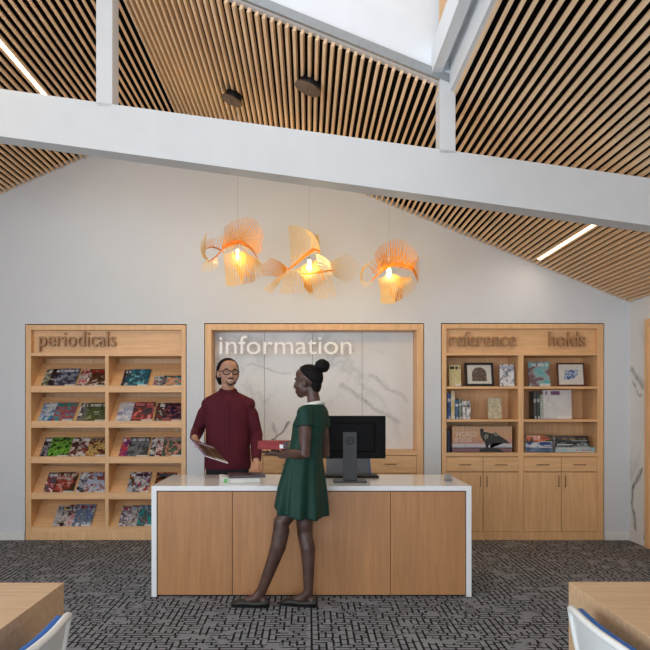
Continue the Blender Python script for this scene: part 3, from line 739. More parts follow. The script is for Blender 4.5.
# holds, bottom shelf: two piles lying flat
def pile(rows, base, Yf, d=.19):
    z = base + e
    for (px0, px1, th, pal, ti, lab) in rows:
        x0, x1 = X(px0, Yf), X(px1, Yf); L = x1 - x0
        cm = cover('pile_print_%s' % lab[:9], pal, len(lab) * .31, ti, 2.4, band=.35, aspect=.3)
        t = thing('book', lab, 'book', (x0, Yf, z), (0, 0, 0), 'piled books on the bottom holds shelf')
        m = MB(); c = .0025
        m.box(0, L, 0, c, 0, th, .0008).box(0, L, 0, d, 0, c, .0008).box(0, L, 0, d, th - c, th, .0008); m.build('cover', cm, t, False, True)
        MB().box(.004, L - .004, c, d - .004, c, th - c).build('pages', PAPER, t, False, True)
        z += th + .0006
pile([(525.8, 553, .044, [(70, 96, 130), (84, 110, 140), (60, 84, 120), (110, 130, 150)], None, 'grey blue book at the bottom of the left pile on the holds shelf'),
      (525.6, 552.4, .056, [(40, 66, 130), (44, 74, 140), (36, 60, 120), (200, 206, 214)], (206, 212, 220), 'royal blue book in the middle of the left pile on the holds shelf'),
      (525.8, 552.2, .066, [(214, 208, 204), (216, 212, 208), (206, 110, 70), (60, 60, 44)], (206, 90, 60), 'white book with an orange title, topmost of the left pile')], S3, YB + .04)
pile([(556, 595, .05, [(190, 202, 202), (196, 208, 208), (180, 194, 196), (150, 190, 196)], (190, 50, 66), 'pale grey book with a red title, bottom of the right pile'),
      (554.6, 589.5, .062, [(26, 28, 30), (34, 38, 40), (110, 124, 130), (20, 22, 24)], (206, 206, 206), 'thick black book with a white label, middle of the right pile'),
      (555, 588, .046, [(34, 32, 34), (44, 42, 42), (80, 76, 74), (30, 28, 30)], (206, 176, 120), 'dark book with gold lettering, topmost of the right pile')], S3, YB + .04)

# ------------------------------------------------------------------ reception desk
DY0, DY1, DZ = 5.01, 5.81, .7725
dx0, dx1 = X(151.4, DY0), X(471.6, DY0)
t = thing('reception_desk', 'long maple fronted reception desk with a white waterfall top', 'desk', ((dx0 + dx1) / 2, DY0, 0))
T = .034
MB().box(dx0, dx1, DY0, DY1, DZ - T, DZ, .002).box(dx0, dx0 + T + .002, DY0, DY1, 0, DZ - T, .002).box(dx1 - T - .002, dx1, DY0, DY1, 0, DZ - T, .002).build('countertop', QUARTZ, t)
ps = [dx0 + T + .006, X(232.2, DY0), X(312.4, DY0), X(390.6, DY0), dx1 - T - .006]
for a, b in zip(ps, ps[1:]):
    MB().box(a + .0018, b - .0018, DY0 + .008, DY0 + .028, .012, DZ - T - .006, .0012).build('front_panel', WOODP, t)
MB().box(dx0 + T + .006, dx1 - T - .006, DY0 + .03, DY0 + .05, .0, DZ - T).build('carcass', DARKPL, t)

# monitor seen from behind
MY = 5.29
t = thing('monitor', 'black computer monitor seen from behind on the desk', 'monitor', (X(350, MY), MY, DZ))
a, b = X(313, MY - .02), X(386, MY - .02); z0, z1 = Z(458.6, MY), Z(415.8, MY)
m = MB(); m.box(a, b, MY + .0, MY + .028, z0, z1, .005); m.box(a + .08, b - .08, MY - .02, MY + .004, z0 + .05, z1 - .05, .01)
m.build('housing', plain('monitor_black', (11, 11, 12), .55, spec=.12), t)
MB().box(a + .01, b - .01, MY + .028, MY + .029, z0 + .015, z1 - .01).build('screen', plain('screen_black', (8, 8, 10), .1), t)
xa, xb = X(343, MY - .05), X(357, MY - .05)
MB().box(xa, xb, MY - .05, MY - .02, DZ + .012, Z(432, MY - .05), .004).build('stand', GREYPL, t)
MB().box(X(333.5, MY - .1), X(367, MY - .1), MY - .1, MY + .1, DZ + .0005, DZ + .012, .004).build('base', plain('base_grey', (60, 61, 64), .4), t)
ring = MB(); cx_, cz_ = (xa + xb) / 2, Z(441, MY - .05)
rs = []
for i in range(33):
    an = 2 * PI * i / 32; rs.append((cx_ + .026 * math.cos(an), MY - .0515, cz_ + .026 * math.sin(an)))
ring.tube(rs, .0024, 8); ring.build('emblem_ring', DARKPL, t, True)
text_fit('emblem_lettering', 'DELL', cx_ - .018, cx_ + .018, cz_ - .007, .0145, MY - .0515, .002, DARKPL, t)

KY = 5.52
t = thing('keyboard', 'black keyboard lying behind the monitor on the white countertop', 'keyboard', (X(351, KY), KY, DZ))
a, b = X(325, KY), X(379, KY)
MB().box(a, b, KY, KY + .14, DZ + .0005, DZ + .018, .004).build('body', DARKPL, t)
m = MB()
for r_ in range(5):
    for c_ in range(20):
        x = a + .008 + c_ * (b - a - .016) / 20; y_ = KY + .012 + r_ * .024
        m.box(x, x + (b - a - .016) / 20 - .003, y_, y_ + .02, DZ + .018, DZ + .023)
m.build('keys', plain('key_black', (20, 20, 22), .5), t)

# office chair behind the desk
SHELLG = plain('chair_grey', (104, 106, 110), .6); BLUE = plain('blue_pad', (40, 98, 178), .75, var=.12, scale=120)
OY = 6.0
t = thing('office_chair', 'grey backed chair with a blue edge standing behind the desk', 'chair', (X(350, OY), OY + .25, 0))
m = MB(); xa, xb = X(323, OY), X(372, OY); zt1 = Z(452, OY)
m.prism([(xa + .02, .50), (xb + .02, .50), (xb - .03, zt1), (xa + .03, zt1)], (OY, OY + .03)); m.build('backrest', SHELLG, t)
MB().prism([(xb + .005, .52), (xb + .02, .52), (xb - .022, zt1 - .02), (xb - .037, zt1 - .02)], (OY - .006, OY + .04)).build('piping', plain('blue_edge', (70, 96, 130), .6), t)
MB().box(xa + .02, xb - .02, OY + .03, OY + .47, .43, .49, .02).build('seat', SHELLG, t)
cx_ = (xa + xb) / 2
MB().cyl((cx_, OY + .25, .08), .03, .36).build('column', STEEL, t, True)
for i in range(5):
    an = 2 * PI * i / 5 + .3
    MB().tube([(cx_, OY + .25, .09), (cx_ + .27 * math.cos(an), OY + .25 + .27 * math.sin(an), .06)], [.025, .016], 8).build('leg', DARKPL, t, True)
    MB().ell((cx_ + .27 * math.cos(an), OY + .25 + .27 * math.sin(an), .028), (.028, .028, .028), seg=12).build('caster', DARKPL, t, True)

# folder, notebook and holder on the counter
y = 5.16
t = thing('binder', 'white binder with a green spine label lying on the counter before the man', 'binder', (X(228, y), y, DZ), (0, 0, R(14)))
MB().box(-.035, .0, -.03, .22, .0005, .046, .002).box(0, .24, -.025, .22, .0005, .004, .001).box(0, .24, -.025, .22, .036, .040, .001).build('cover', plain('binder_white', (226, 228, 224), .4), t, False, True)
MB().box(0, .23, -.015, .21, .005, .035).build('pages', PAPER, t, False, True)
MB().box(-.034, -.008, -.0315, -.030, .006, .040).build('spine_label', plain('label_green', (110, 176, 104), .5), t, False, True)
nb = thing('notebook', 'dark closed notebook lying on top of the white binder', 'notebook', (X(246, y), y + .0, DZ + .0415), (0, 0, R(10)))
MB().box(-.12, .14, -.02, .19, 0, .004, .001).box(-.12, .14, -.02, .19, .016, .020, .001).box(-.12, -.117, -.02, .19, .004, .016).build('cover', cover('notebook_print', [(60, 40, 44), (44, 36, 40), (96, 74, 80), (40, 34, 38)], 3.9, None, 5), nb, False, True)
MB().box(-.117, .137, -.017, .187, .004, .016).build('pages', plain('grey_pages', (90, 84, 84), .7), nb, False, True)
CLR = NT('clear_acrylic'); CLR.b.inputs['Transmission Weight'].default_value = .9; CLR.rough(.05); CLR.base(srgb(214, 222, 228)); CLR = CLR.m
hy = 5.3
o = MB().box(X(445, hy), X(453, hy), hy, hy + .05, DZ + .0005, DZ + .012, .002).box(X(445, hy), X(453, hy), hy + .04, hy + .05, DZ + .012, DZ + .05, .002).build('card_holder', CLR)
recentre(o, (X(449, hy), hy, DZ)); tag(o, 'small clear acrylic card holder near the right end of the counter', 'card holder')

# ------------------------------------------------------------------ reading tables and chairs in front
def table(label, sx, xe, ye):
    t = thing('reading_table', label, 'table', (xe, ye, 0)); H = .74; W = 1.5; D = 1.1
    f = lambda u: xe + sx * u
    def bb(m, u0, u1, *r): m.box(min(f(u0), f(u1)), max(f(u0), f(u1)), *r); return m
    bb(MB(), 0, W, ye - D, ye, H - .035, H, .0008).build('tabletop', WOODT, t)
    m = MB(); bb(m, .0, .03, ye - D + .09, ye - .09, H - .165, H - .0352, .0005); bb(m, W - .03, W, ye - D + .09, ye - .09, H - .165, H - .0352, .0005)
    bb(m, .09, W - .09, ye - .03, ye, H - .165, H - .0352, .0005); bb(m, .09, W - .09, ye - D, ye - D + .03, H - .165, H - .0352, .0005)
    m.build('apron', WOODT, t)
    for u in (0, W - .09):
        for y in (ye - .09, ye - D): bb(MB(), u, u + .09, y, y + .09, 0, H - .0352, .0008).build('leg', WOODT, t)
table('maple reading table at the bottom left, its corner in front of the carpet', -1, X(63.8, 2.446), 2.446)
table('maple reading table at the bottom right, its corner in front of the carpet', 1, X(568.6, 2.458), 2.458)

SHELLW = plain('shell_white', (226, 227, 224), .4, var=.02)
def shell_pts(u, v):
    """u -1..1 across, v 0 front of seat .. 1 top of back; chair faces +x, origin below the seat centre"""
    prof = [(.24, .435), (.1, .43), (-.08, .425), (-.18, .445), (-.235, .52), (-.262, .62), (-.285, .735)]
    k = v * (len(prof) - 1); i = min(int(k), len(prof) - 2); f = k - i
    f = f * f * (3 - 2 * f) * .3 + f * .7
    x = prof[i][0] * (1 - f) + prof[i + 1][0] * f; z = prof[i][1] * (1 - f) + prof[i + 1][1] * f
    hw = .215 + .02 * math.sin(v * PI) - (.02 if v < .2 else 0) + (.03 * max(0, v - .6) / .4)
    y = u * hw
    up = max(0, (v - .45) / .55)
    x += (.018 * up + .008) * u * u                   # back wraps forward at the sides
    z += .03 * u * u * (1 - up) - .012 * (u ** 4) * up
    return Vector((x, y, z))
def make_chair(label):
    t = thing('plastic_chair', label, 'chair')
    def sheet(name, u0, u1, v0, v1, off, th, mat, nu=22, nv=30, puff=0.0):
        A = [[shell_pts(u0 + (u1 - u0) * i / nu, v0 + (v1 - v0) * j / nv) for i in range(nu + 1)] for j in range(nv + 1)]
        bm = bmesh.new(); top = []; bot = []
        for j in range(nv + 1):
            ra, rb = [], []
            for i in range(nu + 1):
                a = A[j][min(i + 1, nu)] - A[j][max(i - 1, 0)]; b = A[min(j + 1, nv)][i] - A[max(j - 1, 0)][i]
                n = b.cross(a).normalized()
                n = -n if n.dot(Vector((.6, 0, .8))) < 0 else n
                pf = puff * (1 - (2 * i / nu - 1) ** 4) * (1 - (2 * j / nv - 1) ** 6)
                ra.append(bm.verts.new(A[j][i] + n * (off + th + pf))); rb.append(bm.verts.new(A[j][i] + n * off))
            top.append(ra); bot.append(rb)
        for j in range(nv):
            for i in range(nu):
                bm.faces.new((top[j][i], top[j][i + 1], top[j + 1][i + 1], top[j + 1][i])); bm.faces.new((bot[j][i], bot[j + 1][i], bot[j + 1][i + 1], bot[j][i + 1]))
        for j in range(nv):
            for i in (0, nu): bm.faces.new((top[j][i], top[j + 1][i], bot[j + 1][i], bot[j][i]))
        for i in range(nu):
            for j in (0, nv): bm.faces.new((top[j][i], top[j][i + 1], bot[j][i + 1], bot[j][i]))
        bmesh.ops.recalc_face_normals(bm, faces=bm.faces)
        m = MB(); m.bm.free(); m.bm = bm; return m.build(name, mat, t, True, True)
    sheet('shell', -1, 1, 0, 1, 0, .007, SHELLW)
    rim = MB()
    pth = [shell_pts(-1, k / 20) for k in range(21)] + [shell_pts(-1 + 2 * k / 20, 1) for k in range(1, 20)] + [shell_pts(1, 1 - k / 20) for k in range(21)]
    rim.tube(pth, .011, 10); rim.build('rim', SHELLW, t, True, True)
    sheet('back_pad', -.88, .88, .68, 1.0, .008, .02, BLUE, puff=.014)
    sheet('seat_pad', -.86, .86, .05, .48, .008, .014, BLUE, puff=.008)
    for sx in (1, -1):
        for sy in (1, -1):
            MB().tube([(sx * .13, sy * .14, .425), (sx * .2, sy * .2, .012)], [.012, .01], 10).build('leg', plain('leg_white', (206, 207, 206), .4), t, True, True)
    MB().tube([(.13, .14, .42), (-.13, .14, .42), (-.13, -.14, .42), (.13, -.14, .42), (.13, .14, .42)], .01, 8).build('seat_frame', STEEL, t, True, True)
    return t
c1 = make_chair('white plastic chair with a blue pad pushed up to the right-hand table'); c1.location = (1.062, 1.955, 0)
c2 = copy_tree(c1); c2['label'] = 'white plastic chair with a blue pad pushed up to the left-hand table'; c2.location = (-.968, 1.885, 0); c2.rotation_euler = (0, 0, PI)
for c in (c1, c2): c['group'] = 'chairs at the reading tables'

# ------------------------------------------------------------------ pendant lamps of fanned veneer strips
def veneer(name, rgb, tr):
    t = NT(name); out = t.t.nodes['Material Output']
    f = t.noise(t.coord('Object', (6, 6, 6)), 3, 3); c = t.ramp(f, [(.3, srgb(*[int(v * .93) for v in rgb])), (.7, srgb(*rgb))])
    df = t.n('ShaderNodeBsdfDiffuse'); ts = t.n('ShaderNodeBsdfTranslucent'); mx = t.n('ShaderNodeMixShader')
    t.l(c, df.inputs[0]); ts.inputs[0].default_value = srgb(*tr); mx.inputs[0].default_value = .72
    t.l(df.outputs[0], mx.inputs[1]); t.l(ts.outputs[0], mx.inputs[2]); t.l(mx.outputs[0], out.inputs[0])
    return t.m
VEN = veneer('veneer_pale', (240, 226, 196), (255, 232, 170)); VENO = veneer('veneer_amber', (232, 172, 88), (255, 210, 112)); VENB = veneer('veneer_band', (204, 150, 96), (236, 176, 96))
BULB = emis('bulb_glow', (255, 206, 110), 14)
LYP = 6.2
def lamp(label, cpx, cpy, scale, off, fans, bands, bulb):
    k = LYP / F
    def P(q, d=0.0):                                    # detail point -> world
        px, py = off[0] + q[0] / scale, off[1] + q[1] / scale
        return Vector(((px - CX) * k, LYP + d, CH - (py - HZ) * k))
    c = Vector(((cpx - CX) * k, LYP, CH - (cpy - HZ) * k))
    t = thing('pendant_lamp', label, 'pendant lamp', c)
    def lerp(c_, u):
        s_ = u * (len(c_) - 1); i = min(int(s_), len(c_) - 2); f = s_ - i
        return Vector(c_[i]) * (1 - f) + Vector(c_[i + 1]) * f
    for (base, tips, n, d0, d1, mat, w0, w1, bow) in fans:
        m = MB(); n = max(5, round(n * .68))
        for i in range(n):
            u = i / (n - 1)
            b = lerp(base, u); q = lerp(tips, u); db = d0[0] + (d0[1] - d0[0]) * u; dt = d1[0] + (d1[1] - d1[0]) * u
            A = P(b, db); B = P(q, dt); ax = (B - A)
            # strips sit side by side across the fan: width direction follows the row of strips
            u2 = min(1, u + .02); u1 = max(0, u - .02)
            side = (P(lerp(tips, u2), d1[0] + (d1[1] - d1[0]) * u2) - P(lerp(tips, u1), d1[0] + (d1[1] - d1[0]) * u1))
            side = side - ax * (side.dot(ax) / max(ax.dot(ax), 1e-9))
            if side.length < 1e-6: side = Vector((1, 0, 0))
            side.normalize(); nrm = ax.cross(side).normalized()
            prevr = None
            rs = []
            for s in range(5):
                f = s / 4; p = A + ax * f + nrm * (bow * math.sin(PI * f)); wd = w0 + (w1 - w0) * f
                rs.append([p - side * wd + nrm * .0005, p + side * wd + nrm * .0005, p + side * wd - nrm * .0005, p - side * wd - nrm * .0005])
            m.rings(rs)
        m.build('strip_fan', mat, t)
    for (path, ds, wid, mat) in bands:
        pts_ = [P(q, d) for q, d in zip(path, ds)]
        m = MB(); rs = []
        for i, p in enumerate(pts_):
            tdir = (pts_[min(i + 1, len(pts_) - 1)] - pts_[max(i - 1, 0)]).normalized()
            sd = Vector((0, .75, .65)); sd = (sd - tdir * sd.dot(tdir)).normalized(); nn = tdir.cross(sd)
            w_ = wid * (.45 + .55 * math.sin(PI * i / (len(pts_) - 1)))
            rs.append([p - sd * w_ + nn * .001, p + sd * w_ + nn * .001, p + sd * w_ - nn * .001, p - sd * w_ - nn * .001])
        m.rings(rs); m.build('band', mat, t)
    bp = P(bulb, .02)
    MB().ell(bp, (.022, .022, .03), seg=14).build('bulb', BULB, t, True)
    MB().cyl((bp.x, bp.y, bp.z + .028), .016, .05, n=14).build('socket', TRIMW, t, True)
    ztop = roof(bp.x) + .05
    MB().tube([(bp.x, bp.y, bp.z + .07), (bp.x, bp.y, ztop)], .0022, 6).build('cord', plain('cord_grey', (190, 188, 184), .6), t)
    L = bpy.data.lights.new('bulb_light', 'POINT'); L.energy = 13; L.color = (1, .75, .36); L.shadow_soft_size = .05
    lo = bpy.data.objects.new('bulb_light', L); COL.objects.link(lo); lo.parent = t; lo.location = bp - c + Vector((0, -.03, -.01))
W0, W1 = .0060, .0032
lamp('left pendant lamp of glowing wooden strips with a small ring at its side', 232, 252, 6.84, (195, 205), [
    ([(185, 300), (300, 262), (430, 320)], [(195, 130), (250, 95), (330, 75), (400, 85), (445, 140), (475, 210), (455, 290)], 34, (.0, .04), (.10, -.08), VENO, W0, W1, .02),
    ([(195, 310), (300, 275), (420, 330)], [(150, 190), (230, 120), (330, 110), (430, 170)], 22, (.05, .06), (.16, .12), VEN, W0, W1, .02),
    ([(200, 340), (260, 320), (350, 315)], [(225, 560), (270, 565), (325, 545)], 13, (-.03, -.03), (-.06, -.04), VEN, .006, .0055, .03),
    ([(250, 330), (330, 315), (400, 350)], [(300, 470), (330, 535), (400, 520)], 13, (.03, .03), (.05, .06), VENO, .006, .0045, .02),
    ([(330, 330), (380, 345), (430, 370)], [(340, 535), (410, 515), (465, 470), (478, 400)], 20, (-.02, .03), (-.06, .06), VEN, W0, W1, -.02),
    ([(75, 300), (70, 335), (90, 375)], [(85, 200), (45, 250), (35, 300), (45, 340)], 14, (-.02, .0), (-.06, .02), VEN, W0, W1, .01),
    ([(80, 370), (110, 380), (150, 360)], [(40, 455), (80, 462), (125, 450), (150, 425)], 16, (0, 0), (-.04, .04), VEN, .003, .0018, 0),
    ([(80, 290), (120, 285), (180, 300)], [(85, 225), (120, 215), (190, 190)], 12, (.02, .03), (.05, .10), VENO, .003, .002, 0),
  ], [([(70, 300), (120, 290), (165, 305), (200, 330)], (.0, -.02, -.03, -.02), .012, VENB),
      ([(95, 385), (150, 350), (200, 300), (260, 265), (330, 270), (390, 310), (430, 370)], (.02, -.01, -.05, -.08, -.09, -.07, -.03), .022, VENB)], (290, 350))
lamp('middle pendant lamp of glowing wooden strips, widest with tips spread both ways', 306, 265, 6.5, (260, 215), [
    ([(205, 330), (290, 270), (385, 235)], [(185, 60), (240, 70), (300, 95), (335, 125)], 24, (.0, .02), (.04, -.06), VEN, .005, .0045, .02),
    ([(340, 240), (370, 235), (390, 260)], [(340, 130), (362, 118), (380, 128)], 8, (.02, .02), (.03, .03), VEN, .005, .005, .01),
    ([(180, 350), (165, 375), (140, 410)], [(60, 265), (30, 300), (5, 350), (20, 400)], 16, (.0, .0), (.10, -.04), VENO, W0, W1, .02),
    ([(200, 355), (185, 370), (165, 380)], [(35, 490), (50, 505), (75, 515)], 6, (-.02, -.02), (-.08, -.06), VEN, .004, .003, .02),
    ([(175, 370), (230, 360), (300, 360)], [(135, 525), (200, 528), (300, 520)], 18, (-.04, -.04), (-.14, -.10), VEN, .0045, .0028, .03),
    ([(285, 400), (350, 385), (440, 385)], [(320, 545), (380, 560), (430, 555), (490, 530)], 18, (-.04, -.02), (-.12, -.06), VEN, .0045, .0028, .03),
    ([(235, 350), (300, 310), (360, 290)], [(290, 470), (330, 510), (420, 420)], 14, (.04, .04), (.02, .05), VENO, .0065, .006, .03),
    ([(365, 260), (370, 310), (375, 380)], [(455, 315), (462, 345), (470, 385)], 12, (-.02, .03), (-.03, .03), VEN, .006, .004, .02),
    ([(455, 315), (462, 345), (472, 385)], [(555, 268), (610, 290), (648, 340), (620, 400), (570, 425)], 22, (-.03, .03), (-.10, .10), VEN, .0035, .0025, 0),
  ], [([(185, 355), (230, 330), (290, 280), (350, 235), (390, 240)], (-.02, -.06, -.09, -.08, -.04), .03, VENB),
      ([(185, 355), (150, 390), (90, 440), (40, 490)], (-.02, -.04, -.06, -.07), .008, VEN),
      ([(270, 385), (320, 395), (380, 385), (450, 370), (490, 360)], (-.05, -.08, -.09, -.06, -.02), .012, VENO)], (320, 335))
lamp('right pendant lamp of glowing wooden strips, smallest and brightest orange', 388, 272, 7.65, (350, 225), [
    ([(215, 345), (330, 300), (470, 330)], [(195, 200), (240, 140), (320, 105), (400, 110), (470, 170), (515, 250)], 32, (.0, .04), (.10, -.08), VENO, W0, W1, .02),
    ([(220, 350), (340, 310), (460, 340)], [(150, 280), (250, 170), (380, 140), (500, 230)], 20, (.05, .06), (.16, .12), VENO, W0, W1, .02),
    ([(215, 415), (260, 400), (320, 390)], [(235, 605), (285, 610), (335, 605)], 13, (-.03, -.03), (-.06, -.04), VEN, .006, .0055, .03),
    ([(280, 390), (350, 370), (400, 400)], [(320, 540), (355, 580), (400, 560)], 13, (.03, .03), (.05, .06), VENO, .006, .0045, .02),
    ([(350, 395), (410, 400), (470, 385)], [(360, 585), (430, 550), (480, 510), (520, 440)], 20, (-.02, .03), (-.06, .06), VEN, W0, W1, -.02),
    ([(430, 320), (460, 330), (480, 350)], [(515, 270), (535, 350), (530, 430)], 14, (.0, .0), (-.05, .06), VENO, W0, W1, 0),
    ([(95, 350), (90, 390), (105, 430)], [(150, 290), (95, 320), (75, 380), (85, 430)], 14, (-.02, .0), (-.06, .02), VEN, W0, W1, .01),
    ([(90, 425), (120, 440), (160, 425)], [(70, 455), (115, 485), (160, 460)], 10, (0, 0), (-.04, .04), VEN, .003, .0018, 0),
  ], [([(165, 340), (185, 370), (215, 390)], (-.01, -.03, -.02), .01, VENB),
      ([(165, 425), (210, 385), (260, 345), (330, 315), (390, 310), (440, 325), (480, 350)], (.02, -.04, -.08, -.09, -.07, -.04, -.02), .022, VENB)], (300, 380))

# ------------------------------------------------------------------ people
def skin(name, lo, hi, rough=.45):
    t = NT(name); f = t.noise(t.coord('Object'), 18, 4)
    t.base(t.ramp(f, [(.3, srgb(*lo)), (.7, srgb(*hi))])); t.rough(rough)
    t.b.inputs['Subsurface Weight'].default_value = .06; t.b.inputs['Subsurface Radius'].default_value = (.02, .008, .004); t.b.inputs['Subsurface Scale'].default_value = .3
    return t.m
def cloth(name, rgb, var=.12, scale=300, rough=.85):
    t = NT(name); c = srgb(*rgb)
    f = t.noise(t.coord('Object'), scale, 2); g = t.noise(t.coord('Object'), 9, 3)
    a = tuple(x * (1 - var) for x in c[:3]) + (1,); b = tuple(min(1, x * (1 + var)) for x in c[:3]) + (1,)
    t.base(t.ramp(f, [(.3, a), (.7, b)])); t.rough(rough); t.b.inputs['Specular IOR Level'].default_value = .25; t.bump(g, .35, .012)
    return t.m
def frame_of(fwd, up=(0, 0, 1)):
    f = Vector(fwd).normalized(); u = Vector(up); l = u.cross(f).normalized(); u = f.cross(l)
    return Matrix((l, f, u)).transposed()               # columns: left, forward, up
def add_head(m, c, M, s=1.0, fem=False, wide=1.0):
    Q = lambda p: Vector(c) + M @ (Vector((p[0] * wide, p[1], p[2])) * s)
    E = lambda p, r, T=None: m.ell(Q(p), (r[0] * s * wide, r[1] * s, r[2] * s), M @ T if T is not None else M, 22)
    E((0, -.012, .03), (.073, .094, .085))
    E((0, .03, -.03), (.06, .057, .075))
    E((0, .012, -.055), (.055, .05, .05))
    E((0, .052, -.088), (.03 if not fem else .026, .032, .026))
    for a in (1, -1):
        E((a * .034, .055, -.03), (.026, .028, .024)); E((a * .012, .094, -.038), (.0085, .011, .008))
        E((a * .0745, -.004, -.012), (.010, .019, .031), Matrix.Rotation(a * R(-14), 3, 'Z'))
        E((a * .030, .068, -.002), (.014, .014, .010))
    m.tube([Q((0, .080, .012)), Q((0, .094, -.012)), Q((0, .106 if not fem else .097, -.034))], [.0085 * s, .010 * s, .0125 * s], 12, round_ends=True)
    m.tube([Q((-.048, .062, .02)), Q((-.02, .083, .022)), Q((.02, .083, .022)), Q((.048, .062, .02))], .010 * s, 10, round_ends=True)
    lw = .0075 if not fem else .009
    m.tube([Q((-.024, .076, -.063)), Q((0, .089, -.061)), Q((.024, .076, -.063))], lw * s, 10, round_ends=True)
    m.tube([Q((-.02, .074, -.074)), Q((0, .087, -.075)), Q((.02, .074, -.074))], lw * 1.05 * s, 10, round_ends=True)
    E((0, .02, .055), (.062, .066, .05))
def add_hand(m, wrist, M, s=1.0, curl=(.25, .3, .35, .4), spread=.06, thumb=(.6, .5), side=1):
    """M columns: towards the thumb side, along the fingers, out of the back of the hand"""
    Q = lambda p: Vector(wrist) + M @ (Vector((p[0] * side, p[1], p[2])) * s)
    m.tube([Q((0, -.02, 0)), Q((0, .02, 0)), Q((0, .05, 0)), Q((0, .083, 0))], [.024 * s, .029 * s, .036 * s, .034 * s], 14, flat=.42, up=M @ Vector((0, 0, 1)), round_ends=True)
    ln = [(.042, .026, .020), (.047, .030, .022), (.044, .028, .021), (.034, .021, .018)]
    for i, (x, L) in enumerate(zip((.028, .010, -.009, -.027), ln)):
        a = curl[i]; p = Vector((x * .9, .055, 0)); q = Vector((x, .085 - abs(i - 1) * .004, 0)); pts_ = [p, q]; ang = 0.0; sp_ = (1.4 - i) * spread
        for j, l_ in enumerate(L):
            ang += a * (1.0 if j else .8); q = q + Vector((math.sin(sp_) * l_, math.cos(ang) * l_, -math.sin(ang) * l_)); pts_.append(q)
        m.tube([Q(tuple(v)) for v in pts_], [.010 * s, .0092 * s, .0086 * s, .0078 * s, .0066 * s], 10, round_ends=True)
    t0, t1 = thumb
    p = Vector((.02, .02, -.004)); q = p + Vector((math.sin(t0) * .04, math.cos(t0) * .04, -.012)); r_ = q + Vector((math.sin(t0 * .5) * .032, math.cos(t0 * .5) * .032, -.012 * t1 * 2)); e_ = r_ + Vector((math.sin(t0 * .2) * .024, math.cos(t0 * .2) * .024, -.006))
    m.tube([Q(tuple(v)) for v in (p, q, r_, e_)], [.014 * s, .0125 * s, .0105 * s, .008 * s], 10, round_ends=True)
def loft(m, secs, n=40, fold=None):
    """secs: (centre, u axis, v axis, half a, half b)"""
    rs = []
    for i, (c, u, v, a, b) in enumerate(secs):
        ring = []
        for k in range(n):
            an = 2 * PI * k / n; g = 1.0 + (fold(i, an) if fold else 0)
            ring.append(Vector(c) + Vector(u) * math.cos(an) * a * g + Vector(v) * math.sin(an) * b * g)
        rs.append(ring)
    return m.rings(rs)

def eyes(t, c, M, s, iris, white=(214, 208, 200)):
    Q = lambda p: Vector(c) + M @ (Vector(p) * s)
    for a in (1, -1):
        e_ = MB().ell(Q((a * .030, .0715, .002)), (.0115 * s, .0115 * s, .0085 * s), M, 14).build('eye', plain('eye_white', white, .2), t, True)
        MB().ell(Q((a * .030, .0805, .002)), (.0058 * s, .004 * s, .0058 * s), M, 12).build('iris', plain('iris_dark', iris, .15), e_, True)

def hair_cap(c, M, s, vis, grow=1.06, r=(.0765, .0985, .089), cen=(0, -.012, .03)):
    """skull-hugging hair; vis(dir) >0 where hair grows, below it sinks under the skin"""
    m = MB(); g = bmesh.ops.create_uvsphere(m.bm, u_segments=64, v_segments=40, radius=1.0)
    for v in g['verts']:
        d = v.co.normalized(); k = vis(d); f = grow if k > .5 else (.86 + (grow - .86) * max(0, k) * 2)
        f *= 1 + .012 * math.sin(19 * d.x + 7 * d.z) * math.sin(23 * d.y)
        p = Vector((d.x * r[0], d.y * r[1], d.z * r[2])) * f + Vector(cen)
        v.co = Vector(c) + M @ (p * s)
    return m
sstep = lambda a, b, x: max(0.0, min(1.0, (x - a) / (b - a)))

# ---- the man behind the desk
MYc = 6.08; kx = lambda px, y=MYc: X(px, y); kz = lambda py, y=MYc: Z(py, y)
SK1 = skin('skin_warm', (172, 126, 104), (198, 152, 128))
man = thing('person', 'person in a maroon shirt and glasses standing behind the desk, holding out a magazine', 'person', (kx(228), MYc, 0))
mf = frame_of((.36, -.93, .02)); mtor = frame_of((.10, -.995, 0))
HC = Vector((kx(228.6), MYc - .04, kz(373.0)))
m = MB(); add_head(m, HC, mf, 1.02, False, 1.12)
nk = Vector((kx(228), MYc, kz(391)))
m.tube([HC + mf @ Vector((0, -.02, -.05)), HC + mf @ Vector((0, -.012, -.10)), nk, nk + Vector((0, .01, -.06))], [.052, .053, .058, .085], 18)
lx, ly = Vector((1, 0, 0)), Vector((0, 1, 0)); cx0 = kx(227.5)
def tsec(z, a, b, dx=0, dy=0): return (Vector((cx0 + dx, MYc + dy, z)), mtor @ Vector((1, 0, 0)), mtor @ Vector((0, 1, 0)), a, b)
loft(m, [tsec(.82, .155, .1), tsec(.95, .15, .1), tsec(1.1, .15, .1), tsec(1.25, .165, .105), tsec(1.34, .18, .095), tsec(1.40, .12, .07), tsec(1.44, .06, .055)])
shL, elL, wrL = Vector((kx(208), MYc + .01, 1.338)), Vector((kx(195.8), MYc + .08, 1.105)), Vector((-.93, 5.91, 1.062))
shR, elR, wrR = Vector((kx(248.5), MYc + .01, 1.338)), Vector((kx(256), MYc + .05, 1.08)), Vector((kx(256.5, 5.95), 5.93, .872))
for a, b, c in ((shL, elL, wrL), (shR, elR, wrR)):
    m.tube([a, (a + b) / 2, b, (b + c) / 2, c], [.05, .045, .04, .038, .028], 14, round_ends=True)
fdir = (Vector((-.835, 5.745, .985)) - wrL).normalized()
hy_ = fdir; hz_ = Vector((.3, .2, .95)); hx_ = hy_.cross(hz_).normalized(); hz_ = hx_.cross(hy_)
add_hand(m, wrL, Matrix((hx_, hy_, hz_)).transposed(), .98, (.15, .2, .25, .3), .05, (.5, .3), -1)
